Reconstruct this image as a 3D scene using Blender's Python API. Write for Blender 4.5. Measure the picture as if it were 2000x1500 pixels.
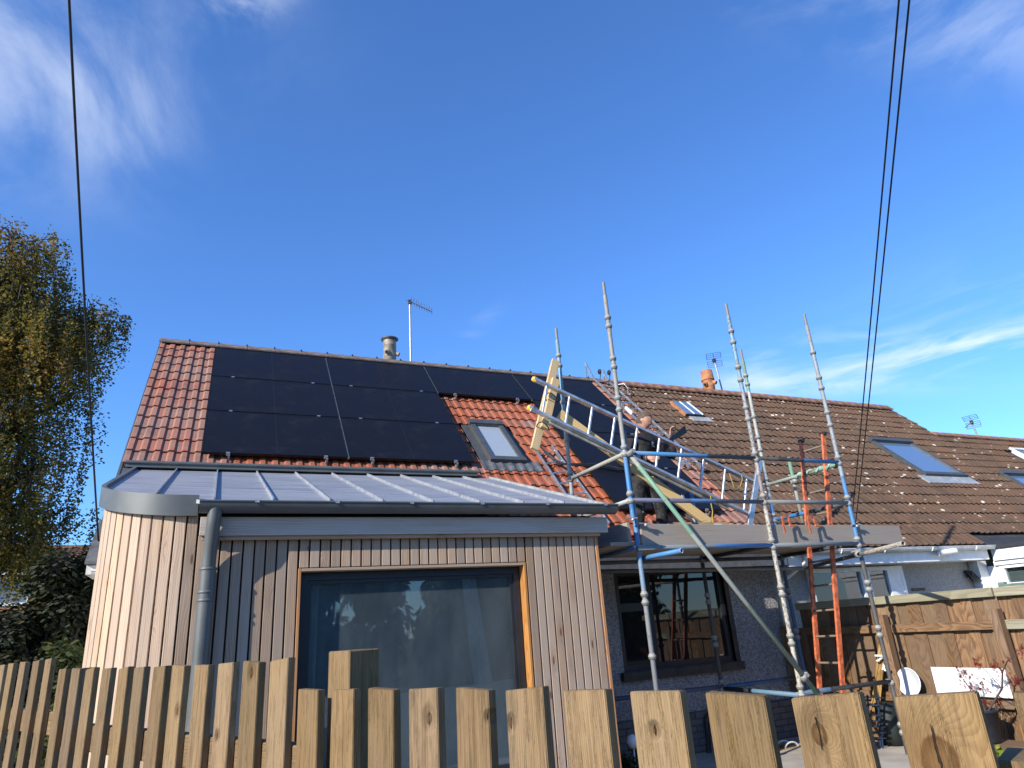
import bpy, bmesh, math, random
from mathutils import Vector, Matrix, noise as mnoise
rnd = random.Random(7)
S = bpy.context.scene
COL = S.collection
for o in list(bpy.data.objects):
    bpy.data.objects.remove(o)

# ------------------------------------------------------------------ camera
HC = 1.6                                   # eye height
FPX = 1317.04                              # focal length in photo pixels (photo is 2000 px wide)
PITCH, ROLL, YAW, SL = [math.radians(a) for a in (19.9914, -4.00142, 24.47492, 44.48414)]
fw = Vector((math.sin(YAW) * math.cos(PITCH), math.cos(YAW) * math.cos(PITCH), math.sin(PITCH)))
_r = Vector((math.cos(YAW), -math.sin(YAW), 0)); _u = _r.cross(fw)
rt = math.cos(ROLL) * _r + math.sin(ROLL) * _u
up = -math.sin(ROLL) * _r + math.cos(ROLL) * _u
cam = bpy.data.cameras.new('Camera'); camo = bpy.data.objects.new('Camera', cam); COL.objects.link(camo)
cam.sensor_width = 36; cam.sensor_fit = 'HORIZONTAL'; cam.lens = 36 * FPX / 2000
cam.clip_start = 0.05; cam.clip_end = 2000
M = Matrix.Identity(4)
for i, v in enumerate((rt, up, -fw)):
    for j in range(3): M[j][i] = v[j]
M.translation = (0, 0, HC); camo.matrix_world = M
S.camera = camo

def ray(x, y): return fw + rt * ((x - 1000) / FPX) - up * ((y - 750) / FPX)
def onY(x, y, Y): d = ray(x, y); return d * (Y / d.y) + Vector((0, 0, HC))
def onX(x, y, X): d = ray(x, y); return d * (X / d.x) + Vector((0, 0, HC))
def onZ(x, y, Z): d = ray(x, y); return d * ((Z - HC) / d.z) + Vector((0, 0, HC))
def at(x, y, dist): return ray(x, y).normalized() * dist + Vector((0, 0, HC))

# ------------------------------------------------------------------ sun, sky, exposure
SUN_EL, SUN_AZ = math.radians(27), math.radians(22)      # azimuth measured from -X towards -Y
sdir = Vector((-math.cos(SUN_AZ) * math.cos(SUN_EL), -math.sin(SUN_AZ) * math.cos(SUN_EL), math.sin(SUN_EL)))
sl = bpy.data.lights.new('Sun', 'SUN'); sl.energy = 5.0; sl.angle = math.radians(0.53); sl.color = (1.0, 0.93, 0.82)
so = bpy.data.objects.new('Sun', sl); COL.objects.link(so)
so.rotation_euler = (-sdir).to_track_quat('-Z', 'Y').to_euler(); so.location = sdir * 60
SKY_STRENGTH = 0.12
w = bpy.data.worlds.new('World'); S.world = w; w.use_nodes = True
wt = w.node_tree; wn = wt.nodes; wl = wt.links
wn.clear()
wout = wn.new('ShaderNodeOutputWorld'); bg = wn.new('ShaderNodeBackground'); bg.inputs[1].default_value = SKY_STRENGTH
sky = wn.new('ShaderNodeTexSky'); sky.sky_type = 'NISHITA'; sky.sun_disc = False
sky.sun_elevation = SUN_EL; sky.sun_rotation = math.atan2(sdir.x, sdir.y)
sky.air_density = 1.1; sky.dust_density = 0.0; sky.ozone_density = 9.0; sky.altitude = 60
hs = wn.new('ShaderNodeHueSaturation'); hs.inputs['Saturation'].default_value = 1.0; hs.inputs['Value'].default_value = 1.0
gn = wn.new('ShaderNodeMix'); gn.data_type = 'RGBA'; gn.blend_type = 'MULTIPLY'; gn.inputs[0].default_value = 1.0; gn.inputs[7].default_value = (1.16, 1.30, 1.48, 1)
wl.new(sky.outputs[0], gn.inputs[6]); wl.new(gn.outputs[2], hs.inputs['Color'])
tc = wn.new('ShaderNodeTexCoord')
nrm = wn.new('ShaderNodeVectorMath'); nrm.operation = 'NORMALIZE'; wl.new(tc.outputs['Generated'], nrm.inputs[0])
def wmath(op, a, b=None, clamp=False):
    n = wn.new('ShaderNodeMath'); n.operation = op; n.use_clamp = clamp
    for i, v in enumerate((a, b)):
        if v is None: continue
        if isinstance(v, (int, float)): n.inputs[i].default_value = v
        else: wl.new(v, n.inputs[i])
    return n.outputs[0]
def wisp(scale, sx, sy, sz, rot, lo, hi, detail=7):
    mp = wn.new('ShaderNodeMapping'); mp.inputs['Scale'].default_value = (sx, sy, sz); mp.inputs['Rotation'].default_value = rot
    wl.new(nrm.outputs[0], mp.inputs[0])
    nz = wn.new('ShaderNodeTexNoise'); nz.inputs['Scale'].default_value = scale; nz.inputs['Detail'].default_value = detail
    nz.inputs['Roughness'].default_value = 0.58; nz.inputs['Distortion'].default_value = 0.5
    wl.new(mp.outputs[0], nz.inputs['Vector'])
    mr = wn.new('ShaderNodeMapRange'); mr.inputs[1].default_value = lo; mr.inputs[2].default_value = hi; mr.interpolation_type = 'SMOOTHSTEP'
    wl.new(nz.outputs[0], mr.inputs[0]); return mr.outputs[0]
def blob(x, y, ax, wa, wb):
    """soft patch of thin cloud: centre given by a direction, elongated along the direction to a second one"""
    c = ray(x, y).normalized(); a = (ray(*ax).normalized() - c); a = (a - c * a.dot(c)).normalized(); b = c.cross(a)
    def dot(v):
        n = wn.new('ShaderNodeVectorMath'); n.operation = 'DOT_PRODUCT'; wl.new(nrm.outputs[0], n.inputs[0]); n.inputs[1].default_value = v
        return n.outputs['Value']
    da = wmath('DIVIDE', dot(a), wa); db = wmath('DIVIDE', dot(b), wb)
    q = wmath('ADD', wmath('MULTIPLY', da, da), wmath('MULTIPLY', db, db))
    front = wmath('GREATER_THAN', dot(c), 0.0)
    return wmath('MULTIPLY', wmath('POWER', 2.718, wmath('MULTIPLY', q, -1.0)), front)
soft = wisp(3.2, 1, 1, 1.4, (0, 0, 0), 0.36, 0.72)
fine = wisp(7.0, 1, 1, 2.2, (0.3, 0.2, 0), 0.38, 0.70)
streak = wisp(6.0, 1.0, 1.0, 5.0, (0.10, -0.12, 0), 0.36, 0.62)
clouds = None
for m, t, k in ((blob(200, 130, (330, 60), 0.17, 0.12), soft, 0.34), (blob(235, 215, (300, 150), 0.06, 0.07), soft, 0.32),
                (blob(470, 0, (600, -30), 0.06, 0.03), fine, 0.45), (blob(1850, 30, (2000, 60), 0.20, 0.05), fine, 0.26),
                (blob(1930, 678, (2080, 645), 0.085, 0.016), streak, 0.8), (blob(1640, 715, (1900, 688), 0.16, 0.035), streak, 0.42),
                (blob(1560, 742, (1800, 735), 0.16, 0.022), soft, 0.45), (blob(1860, 815, (1960, 800), 0.05, 0.008), soft, 0.35),
                (blob(930, 640, (985, 600), 0.05, 0.012), fine, 0.22), (blob(2900, 500, (3100, 480), 0.25, 0.06), streak, 0.7),
                (blob(-700, 200, (-500, 150), 0.3, 0.1), soft, 0.6)):
    v = wmath('MULTIPLY', wmath('MULTIPLY', m, t), k)
    clouds = v if clouds is None else wmath('ADD', clouds, v, True)
mx = wn.new('ShaderNodeMix'); mx.data_type = 'RGBA'
wl.new(clouds, mx.inputs[0]); wl.new(hs.outputs[0], mx.inputs[6]); mx.inputs[7].default_value = (6.0, 6.5, 7.2, 1)
wl.new(mx.outputs[2], bg.inputs[0]); wl.new(bg.outputs[0], wout.inputs[0])
S.view_settings.view_transform = 'Standard'; S.view_settings.look = 'None'
S.view_settings.exposure = 0.60; S.view_settings.gamma = 1.0; S.view_settings.use_curve_mapping = False
S.render.engine = 'CYCLES'
S.render.resolution_x, S.render.resolution_y = 1024, 768

# ------------------------------------------------------------------ mesh helpers
WM = {}                                    # world matrices, kept by hand
def frame(a, b, hint=(0, 0, 1)):
    z = (Vector(b) - Vector(a)).normalized(); h = Vector(hint)
    if abs(z.dot(h)) > 0.999: h = Vector((0, 1, 0))
    x = h.cross(z).normalized(); y = z.cross(x)
    m = Matrix((( x.x, y.x, z.x, a[0]), (x.y, y.y, z.y, a[1]), (x.z, y.z, z.z, a[2]), (0, 0, 0, 1)))
    return m
class MB:
    def __init__(s): s.v = []; s.f = []; s.m = []; s.sm = []
    def add(s, vs, fs, mi=0, sm=False):
        k = len(s.v); s.v += [tuple(p) for p in vs]
        for f in fs: s.f.append(tuple(i + k for i in f)); s.m.append(mi); s.sm.append(sm)
    def box(s, x0, x1, y0, y1, z0, z1, mi=0, mat=None):
        vs = [Vector((x, y, z)) for x in (x0, x1) for y in (y0, y1) for z in (z0, z1)]
        if mat is not None: vs = [mat @ p for p in vs]
        s.add(vs, [(0, 1, 3, 2), (4, 6, 7, 5), (0, 4, 5, 1), (2, 3, 7, 6), (0, 2, 6, 4), (1, 5, 7, 3)], mi); return s
    def beam(s, a, b, w, h, hint=(0, 0, 1), mi=0):
        m = frame(a, b, hint); L = (Vector(b) - Vector(a)).length
        return s.box(-w / 2, w / 2, -h / 2, h / 2, 0, L, mi, m)
    def tube(s, pts, r, n=8, mi=0, cap=True, sm=True):
        pts = [Vector(p) for p in pts]; k = len(pts)
        rs = list(r) if isinstance(r, (list, tuple)) else [r] * k
        t0 = (pts[1] - pts[0]).normalized(); ref = Vector((0, 0, 1)) if abs(t0.z) < 0.9 else Vector((0, 1, 0))
        x = ref.cross(t0).normalized(); vs = []
        for i, p in enumerate(pts):
            t = (pts[min(i + 1, k - 1)] - pts[max(i - 1, 0)])
            t = t.normalized() if t.length > 1e-9 else t0
            x = (x - t * x.dot(t)).normalized(); y = t.cross(x)
            for j in range(n):
                a = 2 * math.pi * j / n; vs.append(p + (x * math.cos(a) + y * math.sin(a)) * rs[i])
        fs = [(i * n + j, i * n + (j + 1) % n, (i + 1) * n + (j + 1) % n, (i + 1) * n + j) for i in range(k - 1) for j in range(n)]
        s.add(vs, fs, mi, sm)
        if cap:
            s.add([vs[j] for j in range(n)], [tuple(range(n))[::-1]], mi); s.add([vs[(k - 1) * n + j] for j in range(n)], [tuple(range(n))], mi)
        return s
    def lathe(s, prof, n=16, mat=None, mi=0, sm=True):
        vs = []
        for r, z in prof:
            for j in range(n):
                a = 2 * math.pi * j / n; p = Vector((r * math.cos(a), r * math.sin(a), z)); vs.append(mat @ p if mat is not None else p)
        k = len(prof)
        s.add(vs, [(i * n + j, i * n + (j + 1) % n, (i + 1) * n + (j + 1) % n, (i + 1) * n + j) for i in range(k - 1) for j in range(n)], mi, sm); return s
    def poly(s, pts, mi=0): s.add(pts, [tuple(range(len(pts)))], mi); return s
    def prism(s, pts, d, mi=0):
        d = Vector(d); n = len(pts); a = [Vector(p) for p in pts]; b = [p + d for p in a]
        s.add(a + b, [tuple(range(n))[::-1], tuple(range(n, 2 * n))] + [(i, (i + 1) % n, n + (i + 1) % n, n + i) for i in range(n)], mi); return s
    def mesh(s, name):
        me = bpy.data.meshes.new(name); me.from_pydata(s.v, [], s.f); me.update()
        me.polygons.foreach_set('material_index', s.m); me.polygons.foreach_set('use_smooth', s.sm)
        bm = bmesh.new(); bm.from_mesh(me); bmesh.ops.recalc_face_normals(bm, faces=bm.faces); bm.to_mesh(me); bm.free()
        return me
def setmats(me, mats):
    for m in (mats if isinstance(mats, (list, tuple)) else [mats]): me.materials.append(m)
def link(o, wm, parent=None):
    COL.objects.link(o); WM[o.name] = wm.copy()
    if parent is not None:
        o.parent = parent; o.matrix_basis = WM[parent.name].inverted() @ wm
    else: o.matrix_basis = wm
    return o
def tag(o, label=None, cat=None, group=None, kind=None):
    if label: o['label'] = label
    if cat: o['category'] = cat
    if group: o['group'] = group
    if kind: o['kind'] = kind
    return o
def thing(name, loc, label, cat, group=None):
    o = bpy.data.objects.new(name, None); o.empty_display_size = 0.2
    link(o, Matrix.Translation(Vector(loc))); return tag(o, label, cat, group)
def build(name, mb, mat, parent=None, origin=None):
    """link mb (world coordinates) as one mesh object with its own origin"""
    if origin is None:
        xs, ys, zs = zip(*mb.v)
        origin = ((min(xs) + max(xs)) / 2, (min(ys) + max(ys)) / 2, min(zs) if parent is None else (min(zs) + max(zs)) / 2)
    og = Vector(origin); mb.v = [tuple(Vector(p) - og) for p in mb.v]
    me = mb.mesh(name); setmats(me, mat)
    return link(bpy.data.objects.new(name, me), Matrix.Translation(og), parent)
def inst(name, me, wm, parent=None): return link(bpy.data.objects.new(name, me), wm, parent)
def bevel_mesh(mb, name, mat, w=0.003, seg=1):
    me = mb.mesh(name); bm = bmesh.new(); bm.from_mesh(me)
    bmesh.ops.bevel(bm, geom=list(bm.edges), offset=w, segments=seg, affect='EDGES', clamp_overlap=True)
    bm.to_mesh(me); bm.free(); setmats(me, mat); return me
def plank(name, a, b, wd, th, mat, parent=None, hint=(0, 0, 1), bev=0.003):
    """bar from a to b; its own z runs along the length, wd along hint-cross"""
    a = Vector(a); b = Vector(b); mb = MB(); mb.box(-wd / 2, wd / 2, -th / 2, th / 2, 0, (b - a).length)
    me = bevel_mesh(mb, name, mat, bev) if bev else mb.mesh(name)
    if not bev: setmats(me, mat)
    return inst(name, me, frame(a, b, hint), parent)
def pole(name, a, b, r, mat, parent=None, n=14, hollow=False):
    a = Vector(a); b = Vector(b); L = (b - a).length; mb = MB()
    if hollow:
        mb.lathe([(r * 0.82, 0.12), (r * 0.82, 0), (r, 0), (r, L), (r * 0.82, L), (r * 0.82, L - 0.12)], n)
    else: mb.tube([(0, 0, 0), (0, 0, L)], r, n)
    me = mb.mesh(name); setmats(me, mat); return inst(name, me, frame(a, b), parent)

# ------------------------------------------------------------------ material helpers
class NT:
    def __init__(s, name):
        s.mat = bpy.data.materials.new(name); s.mat.use_nodes = True; s.t = s.mat.node_tree; s.n = s.t.nodes; s.l = s.t.links
        s.b = s.n['Principled BSDF']
        s.tc = s.n.new('ShaderNodeTexCoord'); s.oi = s.n.new('ShaderNodeObjectInfo'); s.geo = s.n.new('ShaderNodeNewGeometry')
    def put(s, sock, v):
        if isinstance(v, bpy.types.NodeSocket): s.l.new(v, sock)
        elif isinstance(v, (tuple, list)) and len(v) == 3 and sock.type == 'RGBA': sock.default_value = (*v, 1)
        else: sock.default_value = v
    def math(s, op, a, b=None, c=None, clamp=False):
        n = s.n.new('ShaderNodeMath'); n.operation = op; n.use_clamp = clamp
        for i, v in enumerate((a, b, c)):
            if v is not None: s.put(n.inputs[i], v)
        return n.outputs[0]
    def vmath(s, op, a, b=None):
        n = s.n.new('ShaderNodeVectorMath'); n.operation = op; s.put(n.inputs[0], a)
        if b is not None: s.put(n.inputs[1], b)
        return n.outputs['Value'] if op in ('LENGTH', 'DOT_PRODUCT', 'DISTANCE') else n.outputs[0]
    def vscale(s, v, k):
        n = s.n.new('ShaderNodeVectorMath'); n.operation = 'SCALE'; s.put(n.inputs[0], v); n.inputs['Scale'].default_value = k; return n.outputs[0]
    def mapping(s, v, scale=(1, 1, 1), loc=(0, 0, 0), rot=(0, 0, 0)):
        n = s.n.new('ShaderNodeMapping'); s.put(n.inputs[0], v); n.inputs['Scale'].default_value = scale
        n.inputs['Location'].default_value = loc; n.inputs['Rotation'].default_value = rot; return n.outputs[0]
    def noise(s, v, scale, detail=4, rough=0.55, dist=0.0, col=False):
        n = s.n.new('ShaderNodeTexNoise'); s.put(n.inputs['Vector'], v); n.inputs['Scale'].default_value = scale
        n.inputs['Detail'].default_value = detail; n.inputs['Roughness'].default_value = rough; n.inputs['Distortion'].default_value = dist
        return n.outputs[1 if col else 0]
    def vor(s, v, scale, feature='F1', out=0, rand=1.0):
        n = s.n.new('ShaderNodeTexVoronoi'); n.feature = feature; s.put(n.inputs['Vector'], v); n.inputs['Scale'].default_value = scale
        n.inputs['Randomness'].default_value = rand; return n.outputs[out]
    def mr(s, v, a, b, c=0.0, d=1.0, smooth=True):
        n = s.n.new('ShaderNodeMapRange'); s.put(n.inputs[0], v)
        for i, q in zip((1, 2, 3, 4), (a, b, c, d)): s.put(n.inputs[i], q)
        if smooth: n.interpolation_type = 'SMOOTHSTEP'
        return n.outputs[0]
    def mix(s, f, a, b, mode='MIX'):
        n = s.n.new('ShaderNodeMix'); n.data_type = 'RGBA'; n.blend_type = mode
        s.put(n.inputs[0], f); s.put(n.inputs[6], a); s.put(n.inputs[7], b); return n.outputs[2]
    def ramp(s, f, stops, const=False):
        n = s.n.new('ShaderNodeValToRGB'); e = n.color_ramp.elements
        if const: n.color_ramp.interpolation = 'CONSTANT'
        while len(e) < len(stops): e.new(0.5)
        for el, (p, c) in zip(e, stops): el.position = p; el.color = (*c, 1)
        s.put(n.inputs[0], f); return n.outputs[0]
    def attr(s, name):
        n = s.n.new('ShaderNodeAttribute'); n.attribute_type = 'OBJECT'; n.attribute_name = name; return n.outputs['Fac']
    def xyz(s, v):
        n = s.n.new('ShaderNodeSeparateXYZ'); s.put(n.inputs[0], v); return n.outputs
    def comb(s, x, y, z):
        n = s.n.new('ShaderNodeCombineXYZ')
        for i, q in enumerate((x, y, z)): s.put(n.inputs[i], q)
        return n.outputs[0]
    def bump(s, h, strength=0.4, dist=0.01):
        n = s.n.new('ShaderNodeBump'); n.inputs['Strength'].default_value = strength; n.inputs['Distance'].default_value = dist
        s.put(n.inputs['Height'], h); s.l.new(n.outputs[0], s.b.inputs['Normal']); return n
    def done(s, col=None, rough=None, metal=None, spec=None):
        if col is not None: s.put(s.b.inputs['Base Color'], col)
        if rough is not None: s.put(s.b.inputs['Roughness'], rough)
        if metal is not None: s.put(s.b.inputs['Metallic'], metal)
        if spec is not None: s.put(s.b.inputs['Specular IOR Level'], spec)
        return s.mat
MAT = {}
def plain(name, col, rough=0.6, metal=0.0, var=0.12, scale=9.0, bump=0.0, spec=0.5):
    """plain coloured surface with slight uneven tone and grime"""
    if name in MAT: return MAT[name]
    t = NT(name); v = t.tc.outputs['Object']
    n = t.noise(v, scale, 5, 0.6); d = tuple(c * (1 - var * 2) for c in col); l = tuple(min(1, c * (1 + var)) for c in col)
    c = t.mix(t.mr(n, 0.3, 0.7), d, l)
    if bump: t.bump(t.noise(v, scale * 6, 3), bump, 0.004)
    MAT[name] = t.done(c, t.mr(n, 0.2, 0.8, rough * 0.85, min(1, rough * 1.15)), metal, spec); return MAT[name]

def wood(name, light, dark, grey, greyness=0.4, knots=0.35, ring=1.0, rough=0.75, bump=0.35, objvar=0.25, pk=False, fs=1.0):
    wa, gw, fibw = (0.07, 0.62, 0.75) if pk else (0.16, 1.0, 0.45)
    """sawn timber: grain runs along local z; every board gets its own piece of the log from its random number"""
    t = NT(name); rv = t.oi.outputs['Random']
    off = t.comb(t.math('MULTIPLY', rv, 37.0), t.math('MULTIPLY', rv, 91.0), t.math('MULTIPLY', rv, 53.0))
    p0 = t.tc.outputs['Object']; p = t.vmath('ADD', p0, off)
    warp = t.noise(t.mapping(p, (3.0, 3.0, 0.9)), 1.0, 2)
    # knots: scattered cells stretched along the grain
    kv = t.mapping(p, (7.5 * fs, 0.0, 1.9 * fs)); kd = t.vor(kv, 1.0); kc = t.vor(kv, 1.0, out=1)
    ksel = t.math('LESS_THAN', t.xyz(kc)[0], knots)
    kd = t.math('ADD', kd, t.math('MULTIPLY', t.math('SUBTRACT', 1.0, ksel), 2.0))
    kd = t.math('ADD', kd, t.math('MULTIPLY', t.math('SUBTRACT', t.noise(p, 60, 2), 0.5), 0.05))
    kmask = t.mr(kd, 0.10, 0.065); khalo = t.mr(kd, 0.42, 0.05)
    if pk:
        q = t.xyz(p0)
        dx = t.math('SUBTRACT', q[0], t.attr('knot_x')); dz = t.math('MULTIPLY', t.math('SUBTRACT', q[2], t.attr('knot_z')), 0.72)
        r = t.math('SQRT', t.math('ADD', t.math('MULTIPLY', dx, dx), t.math('MULTIPLY', dz, dz)))
        r = t.math('ADD', r, t.math('MULTIPLY', t.math('SUBTRACT', t.noise(p, 35, 2), 0.5), 0.006))
        r = t.math('DIVIDE', r, t.attr('knot_r'))
        kmask = t.math('MAXIMUM', kmask, t.mr(r, 1.12, 0.92)); khalo = t.math('MAXIMUM', khalo, t.mr(r, 3.2, 0.8))
        core = t.mr(r, 0.95, 0.2); crack = t.mr(t.math('ABSOLUTE', t.math('ADD', dx, t.math('MULTIPLY', t.math('SUBTRACT', t.noise(p, 45, 3), 0.5), 0.010))), 0.0016, 0.0006)
        crack = t.math('MULTIPLY', crack, t.mr(r, 1.5, 1.0))
    pw = t.vmath('ADD', p, t.comb(t.math('MULTIPLY', khalo, 0.035), 0.0, 0.0))
    pw = t.vmath('ADD', pw, t.comb(t.math('MULTIPLY', warp, wa), 0.0, 0.0))
    wv = t.n.new('ShaderNodeTexWave'); wv.wave_type = 'BANDS'; wv.bands_direction = 'X'; wv.wave_profile = 'SAW'
    t.put(wv.inputs['Vector'], t.mapping(pw, (1, 1, 0.05))); wv.inputs['Scale'].default_value = 22.0 * ring
    wv.inputs['Distortion'].default_value = 2.6; wv.inputs['Detail'].default_value = 2.5; wv.inputs['Detail Scale'].default_value = 1.6
    g = wv.outputs['Fac']
    fib = t.noise(t.mapping(p, (1, 1, 0.03 if pk else 0.018)), 150.0 if pk else 170.0, 5, 0.7); fib2 = t.noise(t.mapping(p, (1, 1, 0.05)), 38.0, 3)
    c = t.mix(t.mr(g, 0.15, 0.95, 0.0, gw), light, dark)
    c = t.mix(t.math('MULTIPLY', t.mr(fib, 0.42, 0.72), fibw), c, tuple(k * 0.45 for k in dark))
    c = t.mix(t.math('MULTIPLY', t.mr(fib2, 0.35, 0.7), 0.35), c, tuple(min(1, k * 1.15) for k in light))
    gn = t.mr(t.math('ADD', t.noise(t.mapping(p, (3, 3, 0.7)), 1.3, 4, 0.6), t.math('MULTIPLY', t.math('SUBTRACT', rv, 0.5), 0.5)), 0.32, 0.72)
    c = t.mix(t.math('MULTIPLY', gn, greyness), c, grey)
    c = t.mix(t.math('MULTIPLY', khalo, 0.35), c, tuple(k * 0.7 for k in dark))
    c = t.mix(t.math('MULTIPLY', kmask, 0.85), c, (dark[0] * 0.42, dark[1] * 0.30, dark[2] * 0.24))
    h = t.math('ADD', t.math('MULTIPLY', g, -0.35), t.math('MULTIPLY', fib, -0.9))
    if pk:
        fuzz = t.mr(t.noise(t.mapping(p, (1, 1, 0.07)), 95.0, 5, 0.75), 0.52, 0.72); c = t.mix(t.math('MULTIPLY', fuzz, 0.55), c, tuple(min(1, k_ * 1.75) for k_ in light))
        stain = t.mr(t.noise(t.mapping(p, (2.2, 2.2, 0.8)), 7.0, 5, 0.65), 0.50, 0.74); c = t.mix(t.math('MULTIPLY', stain, 0.55), c, tuple(k_ * 0.75 for k_ in dark)); h = t.math('ADD', h, t.math('MULTIPLY', fuzz, 0.8))
        c = t.mix(t.math('MULTIPLY', core, 0.25), c, light)
        c = t.mix(t.math('MULTIPLY', crack, 0.9), c, (0.02, 0.012, 0.008)); h = t.math('SUBTRACT', h, t.math('MULTIPLY', crack, 2.5))
    hv = t.n.new('ShaderNodeHueSaturation'); t.put(hv.inputs['Color'], c)
    rv2 = t.math('FRACT', t.math('MULTIPLY', rv, 17.31))
    t.put(hv.inputs['Value'], t.mr(rv2, 0, 1, 1 - objvar, 1 + objvar * 0.6, False)); t.put(hv.inputs['Saturation'], t.mr(rv, 0, 1, 0.82, 1.12, False))
    t.bump(h, bump, 0.004)
    MAT[name] = t.done(hv.outputs[0], rough, 0, 0.25); return MAT[name]

# ------------------------------------------------------------------ materials
GALV = (0.22, 0.225, 0.215); BLUE = (0.055, 0.24, 0.52); DKBLUE = (0.03, 0.10, 0.22); BLACKP = (0.03, 0.032, 0.036)
CREAM = (0.55, 0.53, 0.44); MINT = (0.15, 0.32, 0.21); SKYB = (0.20, 0.38, 0.50); PURP = (0.10, 0.11, 0.20)
def tubemat(name, stops, wear=0.35, under=(0.12, 0.095, 0.075), metal=0.05, rough=0.62):
    """old scaffold tube: bands of paint along its length, chipped and stained"""
    if name in MAT: return MAT[name]
    t = NT(name); z = t.xyz(t.tc.outputs['Generated'])[2]; o = t.tc.outputs['Object']; stops = [(p_, tuple(k_ * .80 for k_ in c_)) for p_, c_ in stops]
    zz = t.math('ADD', z, t.math('MULTIPLY', t.math('SUBTRACT', t.noise(o, 9, 3), 0.5), 0.012))
    c = t.ramp(zz, stops, True)
    tone = t.noise(t.mapping(o, (1, 1, 0.3)), 12, 4, 0.6)
    c = t.mix(t.math('MULTIPLY', t.mr(tone, 0.35, 0.75), 0.35), c, (0.22, 0.215, 0.20))
    chips = t.mr(t.noise(t.mapping(o, (1, 1, 0.6)), 42, 4, 0.7), 0.68 - 0.26 * wear, 0.72 - 0.24 * wear)
    c = t.mix(t.math('MULTIPLY', chips, 0.85), c, under)
    t.bump(t.noise(o, 90, 3), 0.15, 0.002)
    MAT[name] = t.done(c, t.mr(tone, 0.3, 0.7, rough * 0.8, rough * 1.25), metal); return MAT[name]

def glassmat(name, tint=(0.02, 0.025, 0.03), rough=0.03, trans=0.0, dust=0.0, dustcol=(0.25, 0.27, 0.28)):
    """window pane: mirror-like coat over a see-through or dark body, with a film of dust"""
    t = NT(name); o = t.tc.outputs['Object']
    fr = t.n.new('ShaderNodeFresnel'); fr.inputs['IOR'].default_value = 1.55
    gl = t.n.new('ShaderNodeBsdfGlossy'); gl.inputs['Roughness'].default_value = rough; gl.inputs['Color'].default_value = (0.92, 0.96, 1, 1)
    wob = t.n.new('ShaderNodeBump'); wob.inputs['Strength'].default_value = 0.05; wob.inputs['Distance'].default_value = 0.02
    t.put(wob.inputs['Height'], t.noise(o, 1.3, 2)); t.l.new(wob.outputs[0], gl.inputs['Normal'])
    if trans > 0:
        body = t.n.new('ShaderNodeBsdfTransparent'); body.inputs['Color'].default_value = (trans * 0.93, trans, trans * 0.99, 1); body = body.outputs[0]
    else:
        b = t.n.new('ShaderNodeBsdfDiffuse'); b.inputs['Color'].default_value = (*tint, 1); body = b.outputs[0]
    if dust > 0:
        df = t.n.new('ShaderNodeBsdfDiffuse'); df.inputs['Color'].default_value = (*dustcol, 1)
        ms = t.n.new('ShaderNodeMixShader')
        dn = t.noise(t.mapping(o, (1, 1, 0.35)), 2.2, 6, 0.65)
        t.put(ms.inputs[0], t.math('MULTIPLY', t.mr(dn, 0.25, 0.75, 0.35, 1.0), dust)); t.l.new(body, ms.inputs[1]); t.l.new(df.outputs[0], ms.inputs[2]); body = ms.outputs[0]
    mx_ = t.n.new('ShaderNodeMixShader'); t.put(mx_.inputs[0], t.math('MULTIPLY', fr.outputs[0], 1.6, clamp=True)); t.l.new(body, mx_.inputs[1]); t.l.new(gl.outputs[0], mx_.inputs[2])
    t.l.new(mx_.outputs[0], t.n['Material Output'].inputs['Surface']); MAT[name] = t.mat; return t.mat

LARCH = wood('larch', (0.58, 0.41, 0.265), (0.41, 0.245, 0.135), (0.47, 0.405, 0.34), 0.50, 0.60, 1.0, 0.7, 0.25, 0.16, fs=1.15)
LARCH_FRONT = wood('larch_weathered_dim', (0.41, 0.288, 0.190), (0.28, 0.170, 0.100), (0.36, 0.31, 0.265), 0.55, 0.60, 1.0, 0.75, 0.3, 0.20, fs=1.15)  # weathered grey, with the front's grazing light also painted in as darker colour
LARCH_FRESH = wood('larch_fresh', (0.45, 0.21, 0.065), (0.33, 0.13, 0.035), (0.38, 0.22, 0.10), 0.2, 0.2, 1.0, 0.6, 0.2, 0.05)
LARCH_GREY = wood('larch_grey', (0.50, 0.42, 0.36), (0.36, 0.28, 0.22), (0.50, 0.46, 0.43), 0.7, 0.3, 0.8, 0.75, 0.25, 0.08)
PICKET = wood('picket_wood', (0.285, 0.182, 0.080), (0.165, 0.092, 0.033), (0.205, 0.162, 0.110), 0.5, 0.10, 3.0, 0.9, 1.0, 0.30, pk=True)
FENCEW = wood('old_fence', (0.235, 0.125, 0.050), (0.115, 0.055, 0.020), (0.20, 0.165, 0.13), 0.55, 0.4, 1.8, 0.85, 0.6, 0.30)
DECKW = wood('scaffold_plank', (0.36, 0.30, 0.24), (0.24, 0.19, 0.145), (0.31, 0.28, 0.25), 0.7, 0.3, 0.8, 0.9, 0.4, 0.10)
PINE = wood('new_pine', (0.60, 0.44, 0.22), (0.48, 0.31, 0.13), (0.5, 0.4, 0.24), 0.3, 0.35, 0.9, 0.7, 0.2, 0.08)
PALEWOOD = wood('bleached_wood', (0.30, 0.28, 0.19), (0.22, 0.19, 0.12), (0.32, 0.30, 0.2), 0.5, 0.25, 0.8, 0.85, 0.4, 0.2)

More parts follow.
